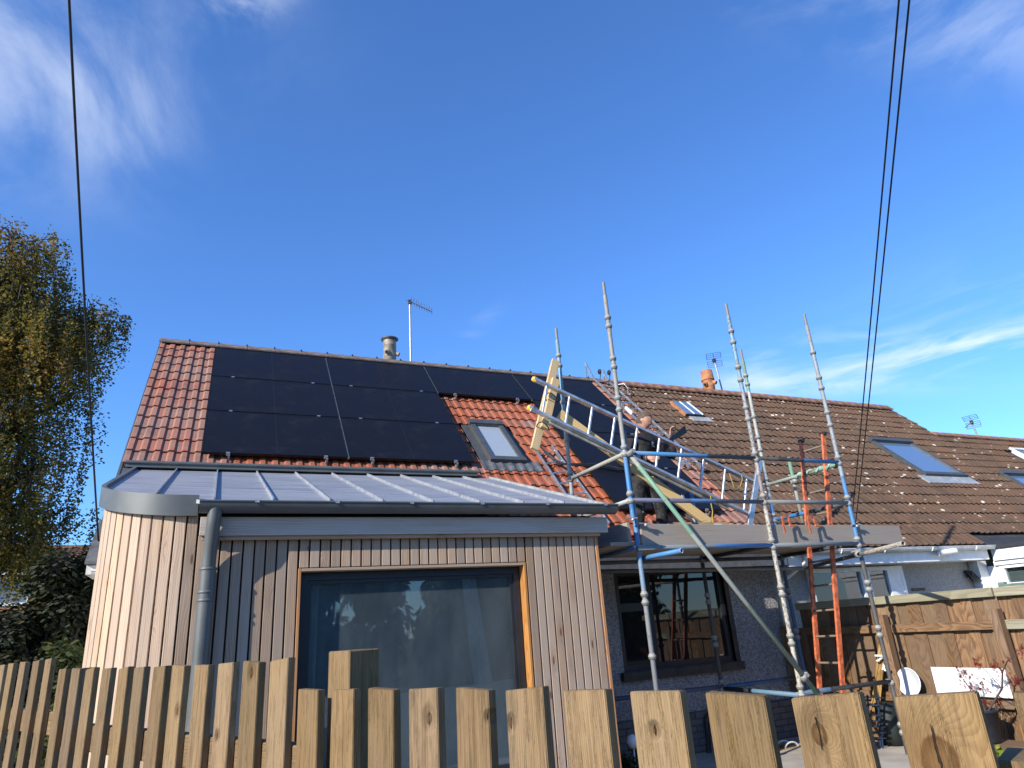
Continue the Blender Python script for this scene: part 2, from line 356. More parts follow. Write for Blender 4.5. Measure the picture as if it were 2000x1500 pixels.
def tilemat(name, a, b, c2, lichen=0.0, grime=0.3, gscale=1.0):
    t = NT(name); rv = t.oi.outputs['Random']; P = t.geo.outputs['Position']; o = t.tc.outputs['Object']
    n1 = t.noise(P, 1.1 * gscale, 4, 0.6); n2 = t.noise(P, 14 * gscale, 5, 0.65); n3 = t.noise(P, 60, 3)
    cell = t.xyz(t.vor(t.mapping(P, (3.3, 4.6, 0.0)), 1.0, out=1))[0]
    pick = t.math('FRACT', t.math('ADD', t.math('MULTIPLY', rv, 7.77), t.math('MULTIPLY', cell, 0.6)))
    c = t.mix(t.mr(pick, 0.1, 0.9), a, b)
    c = t.mix(t.mr(t.math('ADD', t.math('MULTIPLY', n1, 0.6), t.math('MULTIPLY', n2, 0.5)), 0.42, 0.68, 0, 0.75), c, c2)
    c = t.mix(t.math('MULTIPLY', t.mr(n3, 0.45, 0.7), grime), c, tuple(k * 0.45 for k in b))
    if lichen:
        ld = t.vor(t.vmath('ADD', P, t.vscale(t.noise(P, 9, 2, col=True), 0.12)), 5.5); lsel = t.mr(n1, 0.40, 0.62)
        lm = t.math('MULTIPLY', t.mr(t.math('ADD', ld, t.math('MULTIPLY', t.noise(P, 40, 3), 0.30)), 0.36, 0.28), lsel)
        c = t.mix(t.math('MULTIPLY', lm, lichen), c, (0.55, 0.50, 0.42))
        moss = t.mr(t.noise(P, 3.2, 5, 0.7), 0.52, 0.72)
        c = t.mix(t.math('MULTIPLY', moss, 0.45), c, (0.045, 0.045, 0.025))
    t.bump(t.math('ADD', n2, t.math('MULTIPLY', n3, 0.6)), 0.35, 0.006)
    MAT[name] = t.done(c, 0.8, 0, 0.3); return t.mat
TILE_RED = tilemat('red_tile', (0.36, 0.090, 0.036), (0.25, 0.066, 0.030), (0.27, 0.115, 0.072), 0.0, 0.25)
TILE_ROSE = tilemat('dusty_red_tile', (0.345, 0.115, 0.066), (0.22, 0.095, 0.068), (0.26, 0.18, 0.145), 0.0, 0.3)
TILE_BROWN = tilemat('brown_tile', (0.112, 0.069, 0.043), (0.070, 0.047, 0.032), (0.14, 0.076, 0.044), 0.95, 0.55)
TILE_FAR = tilemat('far_tile', (0.20, 0.105, 0.065), (0.15, 0.08, 0.05), (0.22, 0.12, 0.08), 0.0, 0.3)
RIDGE_NEW = plain('ridge_new', (0.16, 0.125, 0.105), 0.75, var=0.2)
RIDGE_OLD = plain('ridge_old', (0.27, 0.135, 0.08), 0.85, var=0.3, scale=5)
TERRA = plain('terracotta', (0.42, 0.17, 0.07), 0.75, var=0.2, scale=6)
FLUE = plain('flue_grey', (0.27, 0.235, 0.185), 0.6, 0.1, var=0.2, scale=8)
def zincmat():
    t = NT('zinc'); P = t.geo.outputs['Position']
    n = t.noise(t.mapping(P, (0.6, 5, 5)), 3, 5, 0.6); m = t.noise(P, 1.4, 4, 0.6)
    c = t.mix(t.mr(n, 0.3, 0.75), (0.30, 0.315, 0.335), (0.41, 0.42, 0.435)); c = t.mix(t.mr(m, 0.4, 0.75, 0, 0.5), c, (0.47, 0.465, 0.46))
    t.bump(t.noise(t.mapping(P, (1, 1, 1)), 2.2, 3), 0.10, 0.02)
    return t.done(c, t.mr(n, 0.2, 0.8, 0.42, 0.62), 0.55, 0.5)
ZINC = zincmat()
ZINC_TRIM = plain('zinc_trim', (0.105, 0.112, 0.108), 0.5, 0.2, var=0.08, scale=3)
ZINC_DARK = plain('gutter_grey', (0.105, 0.115, 0.122), 0.42, 0.35, var=0.08, scale=4)
def pvmat():
    t = NT('solar_glass'); o = t.xyz(t.tc.outputs['Object'])
    fx = t.math('ABSOLUTE', t.math('SUBTRACT', t.math('FRACT', t.math('MULTIPLY', o[0], 11.6)), 0.5))
    fy = t.math('ABSOLUTE', t.math('SUBTRACT', t.math('FRACT', t.math('MULTIPLY', o[1], 5.5)), 0.5))
    ln = t.math('MAXIMUM', t.mr(fx, 0.485, 0.497), t.mr(fy, 0.485, 0.497))
    bus = t.mr(t.math('ABSOLUTE', t.math('SUBTRACT', t.math('FRACT', t.math('MULTIPLY', o[1], 58)), 0.5)), 0.44, 0.49)
    c = t.mix(t.math('MULTIPLY', ln, 0.5), (0.0075, 0.0075, 0.0105), (0.003, 0.003, 0.0045)); c = t.mix(t.math('MULTIPLY', bus, 0.25), c, (0.016, 0.016, 0.02))
    d = t.noise(t.tc.outputs['Object'], 2.5, 5, 0.65)
    c = t.mix(t.mr(d, 0.5, 0.85, 0, 0.05), c, (0.2, 0.19, 0.18))
    return t.done(c, t.mr(d, 0.2, 0.8, 0.30, 0.46), 0, 0.17)
PV = pvmat(); PVFRAME = plain('panel_frame', (0.010, 0.010, 0.012), 0.45, 0.4, var=0.1); PVMID = plain('panel_seam', (0.003, 0.003, 0.004), 0.6)
ALU = plain('aluminium', (0.56, 0.57, 0.58), 0.38, 0.85, var=0.12, scale=14)
ALU_DULL = plain('dull_aluminium', (0.42, 0.42, 0.41), 0.5, 0.7, var=0.15, scale=12)
YELLOW = plain('yellow_plastic', (0.70, 0.42, 0.02), 0.5); BLACK = plain('black_rubber', (0.012, 0.012, 0.013), 0.6)
WHITE = plain('white_upvc', (0.74, 0.75, 0.76), 0.4, var=0.05); WHITE_OLD = plain('white_paint', (0.66, 0.66, 0.63), 0.6, var=0.1)
FRAME_DK = plain('anthracite_frame', (0.016, 0.018, 0.022), 0.42, var=0.1); ORANGE = plain('orange_glassfibre', (0.52, 0.125, 0.045), 0.6, var=0.25, scale=16, bump=0.2)
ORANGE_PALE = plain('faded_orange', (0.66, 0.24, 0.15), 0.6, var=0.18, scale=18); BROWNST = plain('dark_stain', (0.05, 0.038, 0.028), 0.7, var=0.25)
LEADM = plain('lead', (0.11, 0.115, 0.12), 0.6, 0.1, var=0.2); LEAD_PALE = plain('pale_lead', (0.36, 0.38, 0.38), 0.55, 0.2, var=0.12)
CARD = plain('cardboard', (0.38, 0.25, 0.13), 0.85, var=0.1); NAVY = plain('navy_paint', (0.012, 0.028, 0.065), 0.5)
SKYLIGHT = glassmat('roof_window_glass', (0.13, 0.19, 0.27), 0.04); PANE_NB = glassmat('neighbour_glass', (0.10, 0.11, 0.115), 0.05)  # roof window tint paints bright reflected sky into the pane colour
PANE_BIG = glassmat('picture_window_glass', rough=0.012, trans=0.92, dust=0.30, dustcol=(0.20, 0.25, 0.27)); PANE_SM = glassmat('kitchen_glass', (0.012, 0.013, 0.014), 0.015)
def dashmat():
    t = NT('pebbledash'); P = t.geo.outputs['Position']
    d = t.vor(P, 62.0); cc = t.xyz(t.vor(P, 62.0, out=1))
    c = t.mix(t.mr(cc[0], 0.1, 0.9), (0.20, 0.195, 0.20), (0.36, 0.35, 0.35)); c = t.mix(t.mr(cc[1], 0.80, 0.9), c, (0.62, 0.60, 0.57))
    c = t.mix(t.mr(d, 0.35, 0.7, 0, 0.6), c, (0.12, 0.12, 0.125)); c = t.mix(t.mr(t.noise(P, 1.3, 4), 0.4, 0.7, 0, 0.3), c, (0.10, 0.095, 0.09))
    t.bump(t.math('SUBTRACT', 1.0, d), 0.8, 0.008); return t.done(c, 0.9, 0, 0.2)
DASH = dashmat()
DASH_NB = plain('grey_render', (0.34, 0.335, 0.325), 0.9, var=0.25, scale=70, bump=0.6)
RENDER_W = plain('white_render', (0.62, 0.62, 0.60), 0.9, var=0.1, scale=20, bump=0.3)
BRICKM = tilemat('grey_brick', (0.13, 0.12, 0.115), (0.09, 0.085, 0.083), (0.16, 0.14, 0.13), 0, 0.3)
MORTAR = plain('mortar', (0.10, 0.10, 0.10), 0.95)
ROOMW = plain('room_wall', (0.20, 0.21, 0.22), 0.9); ROOMF = plain('room_floor', (0.10, 0.09, 0.08), 0.8)
CLOTH = plain('white_curtain', (0.62, 0.64, 0.64), 0.9, var=0.06); FILM = plain('pale_blue_sheet', (0.36, 0.46, 0.54), 0.6, var=0.1, scale=3)
def leafmat(name, stops, trans=0.35):
    t = NT(name); P = t.geo.outputs['Position']
    rr = t.n.new('ShaderNodeTexWhiteNoise'); rr.noise_dimensions = '3D'; t.put(rr.inputs['Vector'], t.vmath('FLOOR', t.vscale(P, 9.0)))
    f = t.math('ADD', t.math('MULTIPLY', t.noise(P, 0.55, 4, 0.65), 0.75), t.math('MULTIPLY', rr.outputs['Value'], 0.38))
    c = t.ramp(t.mr(f, 0.30, 0.82, smooth=False), stops)
    tr = t.n.new('ShaderNodeBsdfTranslucent'); t.put(tr.inputs['Color'], c)
    m = t.n.new('ShaderNodeMixShader'); m.inputs[0].default_value = trans
    t.done(c, 0.65, 0, 0.25); t.l.new(t.b.outputs[0], m.inputs[1]); t.l.new(tr.outputs[0], m.inputs[2])
    t.l.new(m.outputs[0], t.n['Material Output'].inputs['Surface']); MAT[name] = t.mat; return t.mat
LEAF_BIRCH = leafmat('birch_leaf', [(0, (0.060, 0.062, 0.016)), (0.3, (0.12, 0.112, 0.022)), (0.55, (0.19, 0.145, 0.028)), (0.8, (0.30, 0.19, 0.032)), (1, (0.24, 0.12, 0.05))], 0.45)
LEAF_DARK = leafmat('evergreen_leaf', [(0, (0.008, 0.011, 0.006)), (0.6, (0.016, 0.021, 0.010)), (0.9, (0.030, 0.034, 0.012)), (1, (0.07, 0.05, 0.012))], 0.1)
LEAF_TURN = leafmat('turning_leaf', [(0, (0.03, 0.035, 0.01)), (0.5, (0.10, 0.09, 0.015)), (0.8, (0.22, 0.12, 0.02)), (1, (0.30, 0.09, 0.03))], 0.3)
LEAF_MID = leafmat('hedge_leaf', [(0, (0.020, 0.032, 0.010)), (0.6, (0.045, 0.06, 0.016)), (1, (0.09, 0.085, 0.02))], 0.25)
LEAF_RED = leafmat('maple_leaf', [(0, (0.10, 0.012, 0.012)), (1, (0.24, 0.030, 0.022))], 0.35)
LEAF_LIME = leafmat('lime_leaf', [(0, (0.10, 0.16, 0.01)), (1, (0.30, 0.34, 0.03))], 0.35)
PANEL_GAP = plain('panel_gap', (0.17, 0.17, 0.17), 0.5, 0.5)
BARK = plain('bark', (0.055, 0.045, 0.038), 0.9, var=0.3, scale=14, bump=0.5)
def groundmat():
    t = NT('garden_ground'); P = t.geo.outputs['Position']; n = t.noise(P, 0.35, 6, 0.6); m = t.noise(P, 8, 4)
    c = t.mix(t.mr(n, 0.35, 0.65), (0.045, 0.06, 0.022), (0.085, 0.078, 0.035)); c = t.mix(t.mr(m, 0.4, 0.7, 0, 0.6), c, (0.06, 0.05, 0.03))
    t.bump(m, 0.5, 0.03); return t.done(c, 0.95, 0, 0.1)
def slabmat():
    t = NT('patio_slabs'); P = t.geo.outputs['Position']; n = t.noise(P, 2.2, 5, 0.6)
    c = t.mix(t.mr(n, 0.3, 0.7), (0.30, 0.275, 0.235), (0.42, 0.39, 0.34)); t.bump(t.noise(P, 50, 3), 0.3, 0.004); return t.done(c, 0.9, 0, 0.2)  # pale tone chosen to bounce sunlight onto shaded walls

# ------------------------------------------------------------------ ground
g = MB(); N = 40
g.poly([(-600, -600, 0), (600, -600, 0), (600, 600, 0), (-600, 600, 0)])
tag(build('ground', g, groundmat(), origin=(0, 0, 0)), kind='structure')
slab = slabmat(); g = MB()
g.box(-1.6, 7.6, 2.9, 7.65, 0.004, 0.05); tag(build('patio', g, slab), kind='structure')
g = MB(); lx = lambda y: 1.1613 - .46 * y - .35
g.poly([(-14, -13, .004), (lx(-13), -13, .004), (lx(7.5), 7.5, .004), (-14, 7.5, .004)]); tag(build('bounce_paving', g, slab), kind='structure')  # unseen pale paving, added around the camera to bounce sunlight

# ------------------------------------------------------------------ main roof plane (panel plane), u along the ridge, v down the slope, h out of it
O = Vector((-0.2095, 11.2441, 6.2971)); EV = Vector((0, -math.cos(SL), -math.sin(SL))); EN = Vector((0, -math.sin(SL), math.cos(SL)))
def Rf(u, v, h=0.0): return O + Vector((u, 0, 0)) + EV * v + EN * h
def rmat(u, v, h=0.0, dz=0.0):
    p = Rf(u, v, h); m = Matrix(((1, 0, 0, p.x), (0, -EV.y, EN.y, p.y), (0, -EV.z, EN.z, p.z), (0, 0, 0, 1)))
    return m @ Matrix.Rotation(dz, 4, 'Z')
TH = -0.135                                  # tile bed below the panel plane
TW, TG, TL = 0.30, 0.30, 0.385               # tile cover width, gauge, length
def tilemesh(name, mat, prof, waviness=0.0, tw=TW, length=TL):
    mb = MB(); n = len(prof); vs = []
    for (y, dz) in ((0, 0.030), (length, 0.002)):
        for x, z in prof: vs.append((x * tw, y, z + dz))
    for x, z in prof: vs.append((x * tw, 0.004, z + 0.030 - 0.019))
    mb.add(vs, [(i, i + 1, n + i + 1, n + i) for i in range(n - 1)] + [(i, 2 * n + i, 2 * n + i + 1, i + 1) for i in range(n - 1)])
    # side lip at both ends, so that a tile at the verge has an edge
    mb.add([vs[0], vs[n], (0, length, -0.017), (0, 0.004, vs[2 * n][2])], [(0, 1, 2, 3)])
    mb.add([vs[n - 1], vs[2 * n - 1], (tw, length, -0.017), (tw, 0.004, vs[3 * n - 1][2])], [(0, 1, 2, 3)])
    me = mb.mesh(name); setmats(me, mat); return me
PROF_NEW = [(0, .020), (.03, .024), (.20, .024), (.25, .004), (.45, .002), (.50, .020), (.53, .024), (.70, .024), (.75, .004), (.96, .002), (1.0, .018)]
PROF_OLD = [(0, .004), (.09, .002), (.17, .012), (.25, .026), (.33, .012), (.41, .002), (.59, .002), (.67, .012), (.75, .026), (.83, .012), (.91, .002), (1.0, .004)]
def rows(v_eave, v_top, gauge=TG):
    v = v_eave; out = []
    while v > v_top: out.append(v); v -= gauge
    return out

# ================================================================== the bungalow with the red roof
APEX = Rf(0, -0.33, TH)                       # ridge line
def proj(p):
    q = Vector(p) - Vector((0, 0, HC)); z = q.dot(fw)
    return (1000 + FPX * q.dot(rt) / z, 750 - FPX * q.dot(up) / z) if z > 0.05 else (-9e9, -9e9)
def inframe(p, m=60): x, y = proj(p); return -m < x < 2000 + m and -m < y < 1500 + m
def roofslab(mb, u0, u1, v0, v1, h0, h1):
    c = [Rf(u, v, h) for h in (h0, h1) for (u, v) in ((u0, v0), (u1, v0), (u1, v1), (u0, v1))]
    mb.add(c, [(3, 2, 1, 0), (4, 5, 6, 7), (0, 1, 5, 4), (1, 2, 6, 5), (2, 3, 7, 6), (3, 0, 4, 7)])
def backslab(mb, u0, u1, apexv, v1, h0, h1):
    a = Rf(0, apexv, h1).y
    c = []
    for h in (h0, h1):
        for (u, v) in ((u0, apexv), (u1, apexv), (u1, v1), (u0, v1)):
            p = Rf(u, v, h); c.append(Vector((p.x, 2 * a - p.y, p.z)))
    mb.add(c, [(3, 2, 1, 0), (4, 5, 6, 7), (0, 1, 5, 4), (1, 2, 6, 5), (2, 3, 7, 6), (3, 0, 4, 7)])
def ridgemesh(name, mat, L, wdt, thick, drop):
    mb = MB(); pr = [(-wdt, -drop), (-wdt * 0.35, -drop * 0.22), (0, 0.012), (wdt * 0.35, -drop * 0.22), (wdt, -drop)]
    vs = [(x, y, z) for x in (0.004, L - 0.004) for y, z in pr] + [(x, y * 0.95, z - thick) for x in (0.004, L - 0.004) for y, z in pr]
    f = [(i, i + 1, 6 + i, 5 + i) for i in range(4)] + [(10 + i, 15 + i, 16 + i, 11 + i) for i in range(4)]
    f += [(i, 10 + i, 11 + i, i + 1) for i in range(4)] + [(5 + i, 6 + i, 16 + i, 15 + i) for i in range(4)] + [(0, 5, 15, 10), (4, 14, 19, 9)]
    mb.add(vs, f); me = mb.mesh(name); setmats(me, mat); return me
house = thing('bungalow', (3.2, 7.7, 0), 'pebbledashed bungalow under new red roof tiles that carry the solar panels', 'house')
rb = MB(); roofslab(rb, -0.80, 7.57, -0.33, 5.34, TH - 0.12, TH - 0.012); backslab(rb, -0.80, 7.57, -0.33, 5.3, TH - 0.12, TH - 0.012)
UNDER = plain('roof_underlay', (0.05, 0.045, 0.042), 0.9)
roof1 = build('roof', rb, UNDER, house)
tm_new = tilemesh('roof_tile', TILE_RED, PROF_NEW); tm_rose = tilemesh('roof_tile', TILE_ROSE, PROF_NEW)
PV_RECTS = [(0, 3.545, 0, 3.45), (3.545, 5.33, 0, 1.145), (5.33, 7.11, 0, 4.60)]
def under_panel(u, v):
    for a, b, c, d in PV_RECTS:
        if a + 0.02 < u and u + TW < b - 0.02 and c < v - 0.02 and v < d - 0.02:
            if v < d - 0.33 and not (d < 4 and v > 99): return True
            return u > a + 0.25 and u + TW < b - 0.25 and v < d - 0.05 and False
    return False
rr_ = random.Random(3); ncol = 28
for v in rows(5.40, -0.12):
    for k in range(ncol):
        u = -0.82 + TW * k
        if v > 3.62 and u < 3.38: continue
        if under_panel(u, v): continue
        if u + TW > 3.84 and u < 4.40 and 2.20 < v < 3.50: continue        # roof window
        m = rmat(u, v, TH + 0.006 + rr_.uniform(-0.002, 0.002), rr_.uniform(-0.006, 0.006))
        inst('roof_tile', tm_rose if (u < 0.2 or u > 6.9 or rr_.random() < 0.12) else tm_new, m, roof1)
rm = ridgemesh('ridge_tile', RIDGE_NEW, 0.45, 0.15, 0.02, 0.10)
x = -1.06
while x < 7.2:
    inst('ridge_tile', rm, Matrix.Translation((x, APEX.y, APEX.z + 0.075)) @ Matrix.Rotation(rr_.uniform(-.004, .004), 4, 'Z'), roof1)
    mb = MB(); mb.box(x + 0.434, x + 0.454, APEX.y - 0.06, APEX.y + 0.06, APEX.z + 0.05, APEX.z + 0.0885); build('ridge_clip', mb, BLACK, roof1); x += 0.45
# verge trim along the left gable
vb = MB(); roofslab(vb, -0.845, -0.818, -0.36, 5.34, TH - 0.11, TH + 0.014); build('verge_trim', vb, ZINC_TRIM, roof1)
# walls
def wallbox(name, x0, x1, y0, y1, z0, z1, mat, parent):
    mb = MB(); mb.box(x0, x1, y0, y1, z0, z1); return build(name, mb, mat, parent)
WX0, WX1, WZ0, WZ1 = 4.74, 6.47, 1.02, 2.24
fwm = MB()
for (a, b, c, d) in ((-0.9, WX0, 0.0, 2.42), (WX1, 7.36, 0.0, 2.42), (WX0, WX1, 0.0, WZ0), (WX0, WX1, WZ1, 2.42)):
    fwm.box(a, b, 7.70, 7.95, c + 0.0, d)
build('front_wall', fwm, DASH, house)
gm = MB(); gy = APEX.y
gm.prism([(-0.92, 7.72, 0), (-0.92, 2 * gy - 7.72, 0), (-0.92, 2 * gy - 7.72, 2.45), (-0.92, gy, 6.22), (-0.92, 7.72, 2.45)], (0.25, 0, 0)); build('gable_wall', gm, RENDER_W, house)
bw = MB(); bw.box(-0.9, 16, 2 * gy - 7.95, 2 * gy - 7.7, 0, 2.4); build('back_wall', bw, RENDER_W, house)
# brick base course, bricks told apart where the fence lets one see them
bc = MB(); bc.box(3.5, 7.36, 7.660, 7.70, 0.05, 0.495); base = build('brick_base', bc, MORTAR, house)
bm_ = MB(); bm_.box(0, 0.215, 0, 0.02, 0, 0.065); brick = bevel_mesh(bm_, 'brick', BRICKM, 0.003)
for r in range(6):
    for k in range(17):
        xx = 3.52 + k * 0.225 - (0.11 if r % 2 else 0)
        if xx < 3.49 or xx + 0.215 > 7.35: continue
        inst('brick', brick, Matrix.Translation((xx, 7.646 + rr_.uniform(-.002, .002), 0.055 + r * 0.0735)), base)
# fascia, gutter and soffit under the scaffold
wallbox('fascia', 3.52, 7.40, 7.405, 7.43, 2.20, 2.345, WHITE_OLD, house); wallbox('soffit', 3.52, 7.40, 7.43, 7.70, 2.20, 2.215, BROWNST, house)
def halfgutter(name, x0, x1, y, z, r, mat, parent, lipr=0.006):
    mb = MB(); n = 10; vs = []
    for X in (x0, x1):
        for rr in (r, r - 0.004):
            for j in range(n + 1): a = math.pi + math.pi * j / n; vs.append((X, y + rr * math.cos(a), z + rr * math.sin(a)))
    m = n + 1
    mb.add(vs, [(j, j + 1, 2 * m + j + 1, 2 * m + j) for j in range(n)] + [(m + j, 3 * m + j, 3 * m + j + 1, m + j + 1) for j in range(n)], 0, True)
    mb.tube([(x0, y - r, z), (x1, y - r, z)], lipr, 8); mb.tube([(x0, y + r, z), (x1, y + r, z)], lipr * 0.7, 6)
    for X in (x0, x1): mb.add([(X, y + r * math.cos(math.pi + math.pi * j / n), z + r * math.sin(math.pi + math.pi * j / n)) for j in range(n + 1)], [tuple(range(n + 1))])
    return build(name, mb, mat, parent)
halfgutter('gutter', 3.55, 7.35, 7.335, 2.375, 0.055, WHITE_OLD, house)
# eaves end box at the left gable
eb = MB(); eb.prism([(-1.06, 7.50, 2.34), (-1.06, 7.98, 2.34), (-1.06, 7.98, 2.86), (-1.06, 7.50, 2.42)], (0.14, 0, 0)); build('eaves_box', eb, WHITE_OLD, house)
eb = MB(); eb.prism([(-1.075, 7.47, 2.43), (-1.075, 8.0, 2.50), (-1.075, 8.0, 2.93), (-1.075, 7.47, 2.46)], (0.10, 0, 0)); build('lead_flashing', eb, LEADM, house)
halfgutter('gutter', -1.0, -0.86, 7.42, 2.36, 0.055, WHITE_OLD, house)
# kitchen window: dark frame in three lights
win = MB()
def ring(mb, x0, x1, z0, z1, y0, y1, t, mi=0):
    mb.box(x0, x0 + t, y0, y1, z0, z1, mi); mb.box(x1 - t, x1, y0, y1, z0, z1, mi)
    mb.box(x0 + t, x1 - t, y0 + .001, y1 - .001, z1 - t, z1, mi); mb.box(x0 + t, x1 - t, y0 + .001, y1 - .001, z0, z0 + t, mi)
ring(win, WX0, WX1, WZ0, WZ1, 7.735, 7.82, 0.075)
win.box(5.20, 5.30, 7.737, 7.815, WZ0 + .075, WZ1 - .075); win.box(WX0 + .075, 5.20, 7.739, 7.812, 1.72, 1.82)
kw = build('window', win, FRAME_DK, house)
for (a, b, c, d) in ((WX0 + .07, 5.205, WZ0 + .07, 1.725), (WX0 + .07, 5.205, 1.815, WZ1 - .07), (5.295, WX1 - .07, WZ0 + .07, WZ1 - .07)):
    mb = MB(); mb.box(a, b, 7.772, 7.785, c, d); build('pane', mb, PANE_SM, kw)
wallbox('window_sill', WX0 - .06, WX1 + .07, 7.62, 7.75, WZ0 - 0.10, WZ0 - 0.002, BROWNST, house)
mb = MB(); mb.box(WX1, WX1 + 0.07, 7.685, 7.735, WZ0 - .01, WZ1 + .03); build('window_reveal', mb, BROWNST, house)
wallbox('kitchen_back', WX0 - .2, WX1 + .2, 8.4, 8.45, .6, 2.3, ROOMW, house)
# white downpipe at the party line
mb = MB(); mb.tube([(7.72, 7.36, 2.32), (7.70, 7.40, 2.22), (7.42, 7.62, 1.98), (7.38, 7.63, 1.90), (7.38, 7.63, 1.42)], 0.034, 10); build('downpipe', mb, WHITE_OLD, house)
# roof window in the red slope
def roofwindow(parent, u0, u1, v0, v1, h, fr, mfr, mpane, head=0.0, mhead=None):
    mb = MB()
    for (a, b, c, d) in ((u0, u0 + fr, v0, v1), (u1 - fr, u1, v0, v1), (u0 + fr, u1 - fr, v0 + .001, v0 + fr * 1.4), (u0 + fr, u1 - fr, v1 - fr * 1.2, v1 - .001)):
        roofslab(mb, a, b, c, d, TH - .03, h)
    f = build('roof_window', mb, mfr, parent)
    mb = MB(); roofslab(mb, u0 + fr * 0.95, u1 - fr * 0.95, v0 + fr * 1.3, v1 - fr * 1.1, h - .055, h - .035); build('pane', mb, mpane, f)
    if head:
        mb = MB(); roofslab(mb, u0 - .015, u1 + .015, v0 - .03, v0 + fr * 1.25, h - .03, h + head); build('head_cover', mb, mhead or mfr, f)
        mb = MB(); roofslab(mb, u0 - .01, u1 + .01, v1 - fr * 1.0, v1 + .02, h - .05, h + .012); build('bottom_cover', mb, mhead or mfr, f)
    return f
VELUX = plain('roof_window_cover', (0.085, 0.09, 0.092), 0.45, 0.3, var=0.08)
rw = roofwindow(house, 3.85, 4.41, 2.10, 3.30, -0.03, 0.075, VELUX, glassmat('blind_and_sky_glass', (0.30, 0.34, 0.37), 0.05), 0.025)  # pale tint covers a blind inside and painted-in sky reflection
for (a_, b_) in ((3.735, 3.852), (4.408, 4.52)):
    mb = MB(); roofslab(mb, a_, b_, 2.02, 3.32, TH - .02, TH + .03); build('side_flashing', mb, VELUX, rw)
mb = MB()
for v in (3.295, 3.30):
    pass
nx = 60; vs = []
for vv, hh in ((3.28, 0.075), (3.42, 0.062), (3.53, 0.056)):
    for i in range(nx + 1):
        u = 3.68 + (4.62 - 3.68) * i / nx; ph = ((u + 0.82) / TW) % 1.0
        hgt = 0.024 if (ph < .2 or .5 < ph < .7) else (0.003 if (.25 < ph < .45 or .75 < ph < .96) else 0.013)
        vs.append(Rf(u, vv, TH + hh * 0.75 + hgt * (0.4 if vv < 3.3 else 1)))
m = nx + 1
mb.add(vs, [(j * m + i, j * m + i + 1, (j + 1) * m + i + 1, (j + 1) * m + i) for j in range(2) for i in range(nx)], 0, True); build('apron_flashing', mb, LEADM, rw)
# flue terminal on the ridge and its neighbour in terracotta
def flue(parent, base, hgt, r, mat, cap, spouts):
    mb = MB(); m = Matrix.Translation(base)
    mb.lathe([(r, -0.25), (r, hgt * 0.30), (r * 1.03, hgt * 0.31), (r, hgt * 0.33), (r, hgt * 0.72), (r * 1.04, hgt * 0.73), (r, hgt * 0.75), (r * 0.97, hgt)], 18, m)
    for (ang, zz) in spouts:
        d = Vector((math.cos(ang), math.sin(ang), -0.55)).normalized(); c = Vector(base) + Vector((math.cos(ang) * r * .8, math.sin(ang) * r * .8, zz))
        mb.tube([c - d * .02, c + d * (r * 0.72)], r * 0.34, 10)
    f = build('flue_terminal', mb, mat, parent)
    for (ang, zz) in spouts:
        d = Vector((math.cos(ang), math.sin(ang), -0.55)).normalized(); c = Vector(base) + Vector((math.cos(ang) * r * .8, math.sin(ang) * r * .8, zz)) + d * (r * 0.725)
        k = MB(); k.tube([c, c + d * .003], r * 0.26, 10); build('spout_mouth', k, BLACK, f)
    k = MB()
    if cap == 'flange': k.lathe([(0.0, hgt + .012), (r * .9, hgt + .012), (r * 1.35, hgt - .005), (r * 1.35, hgt - .02), (r * 0.98, hgt - .05)], 18, m)
    else: k.lathe([(r * 1.12, hgt - .24), (r * 1.16, hgt - .22), (r * 1.08, hgt - .20), (r * 1.0, hgt - .02), (r * .9, hgt), (0, hgt + .004)], 18, m)
    build('cap', k, LEADM if cap == 'flange' else TERRA, f); return f
flue(house, (2.82, 11.72, 6.45), 0.55, 0.125, FLUE, 'flange', ((-2.1, 0.25), (-0.45, 0.25)))

# ================================================================== neighbour's brown-tiled house and the lower one beyond
def brownhouse(name, label, u0, u1, vtop, veave, xoff, cut, nmax, skip):
    h = thing(name, (u0 + O.x + (u1 - u0) / 2, 7.75, 0), label, 'house')
    mb = MB(); roofslab(mb, u0, u1, vtop, veave - .06, TH - .12, TH - .012); backslab(mb, u0, u1, vtop, veave - .06, TH - .12, TH - .012); rf = build('roof', mb, UNDER, h)
    me = tilemesh('roof_tile', TILE_BROWN, PROF_OLD); cand = []; R_ = random.Random(11)
    for v in rows(veave, vtop + 0.10):
        u = u0
        while u < u1 - 0.05:
            if not skip(u, v): cand.append((u + xoff * (round(v / TG) % 2), v))
            u += TW
    cand.sort(key=lambda q: (0 if inframe(Rf(q[0] + .15, q[1] - .15, TH), 40) else 1, (Rf(*q) - Vector((0, 0, HC))).length))
    far = MB(); base_v = [Vector(v.co) for v in me.vertices]; base_f = [tuple(p.vertices) for p in me.polygons]
    for i, (u, v) in enumerate(cand):
        m_ = rmat(u, v + R_.uniform(-.010, .008), TH + .006 + R_.uniform(-.005, .006), R_.uniform(-.016, .016))
        if i < nmax and inframe(Rf(u + .15, v - .15, TH), 40): inst('roof_tile', me, m_, rf)
        else: far.add([m_ @ p for p in base_v], base_f)
    if far.v: tag(build('distant_roof_tiles', far, TILE_BROWN, rf), kind='stuff')
    return h, rf
BIGW = (13.30, 14.58, 1.76, 3.22)
def skip2(u, v):
    if u + TW > 13.33 and u < 14.52 and 1.85 < v < 3.40: return True
    if u + TW > 8.90 and u < 9.10 and 0.72 < v < 1.22: return True
    if u > 11.95 and v > 5.15: return True
    return False
nb, nbroof = brownhouse('neighbour_house', 'neighbouring house with a mossy brown tiled roof and terracotta ridge', 7.58, 16.13, -0.29, 5.42, 0.0, None, 300, skip2)
rm2 = ridgemesh('ridge_tile', RIDGE_OLD, 0.46, 0.20, 0.03, 0.15)
x = 7.37
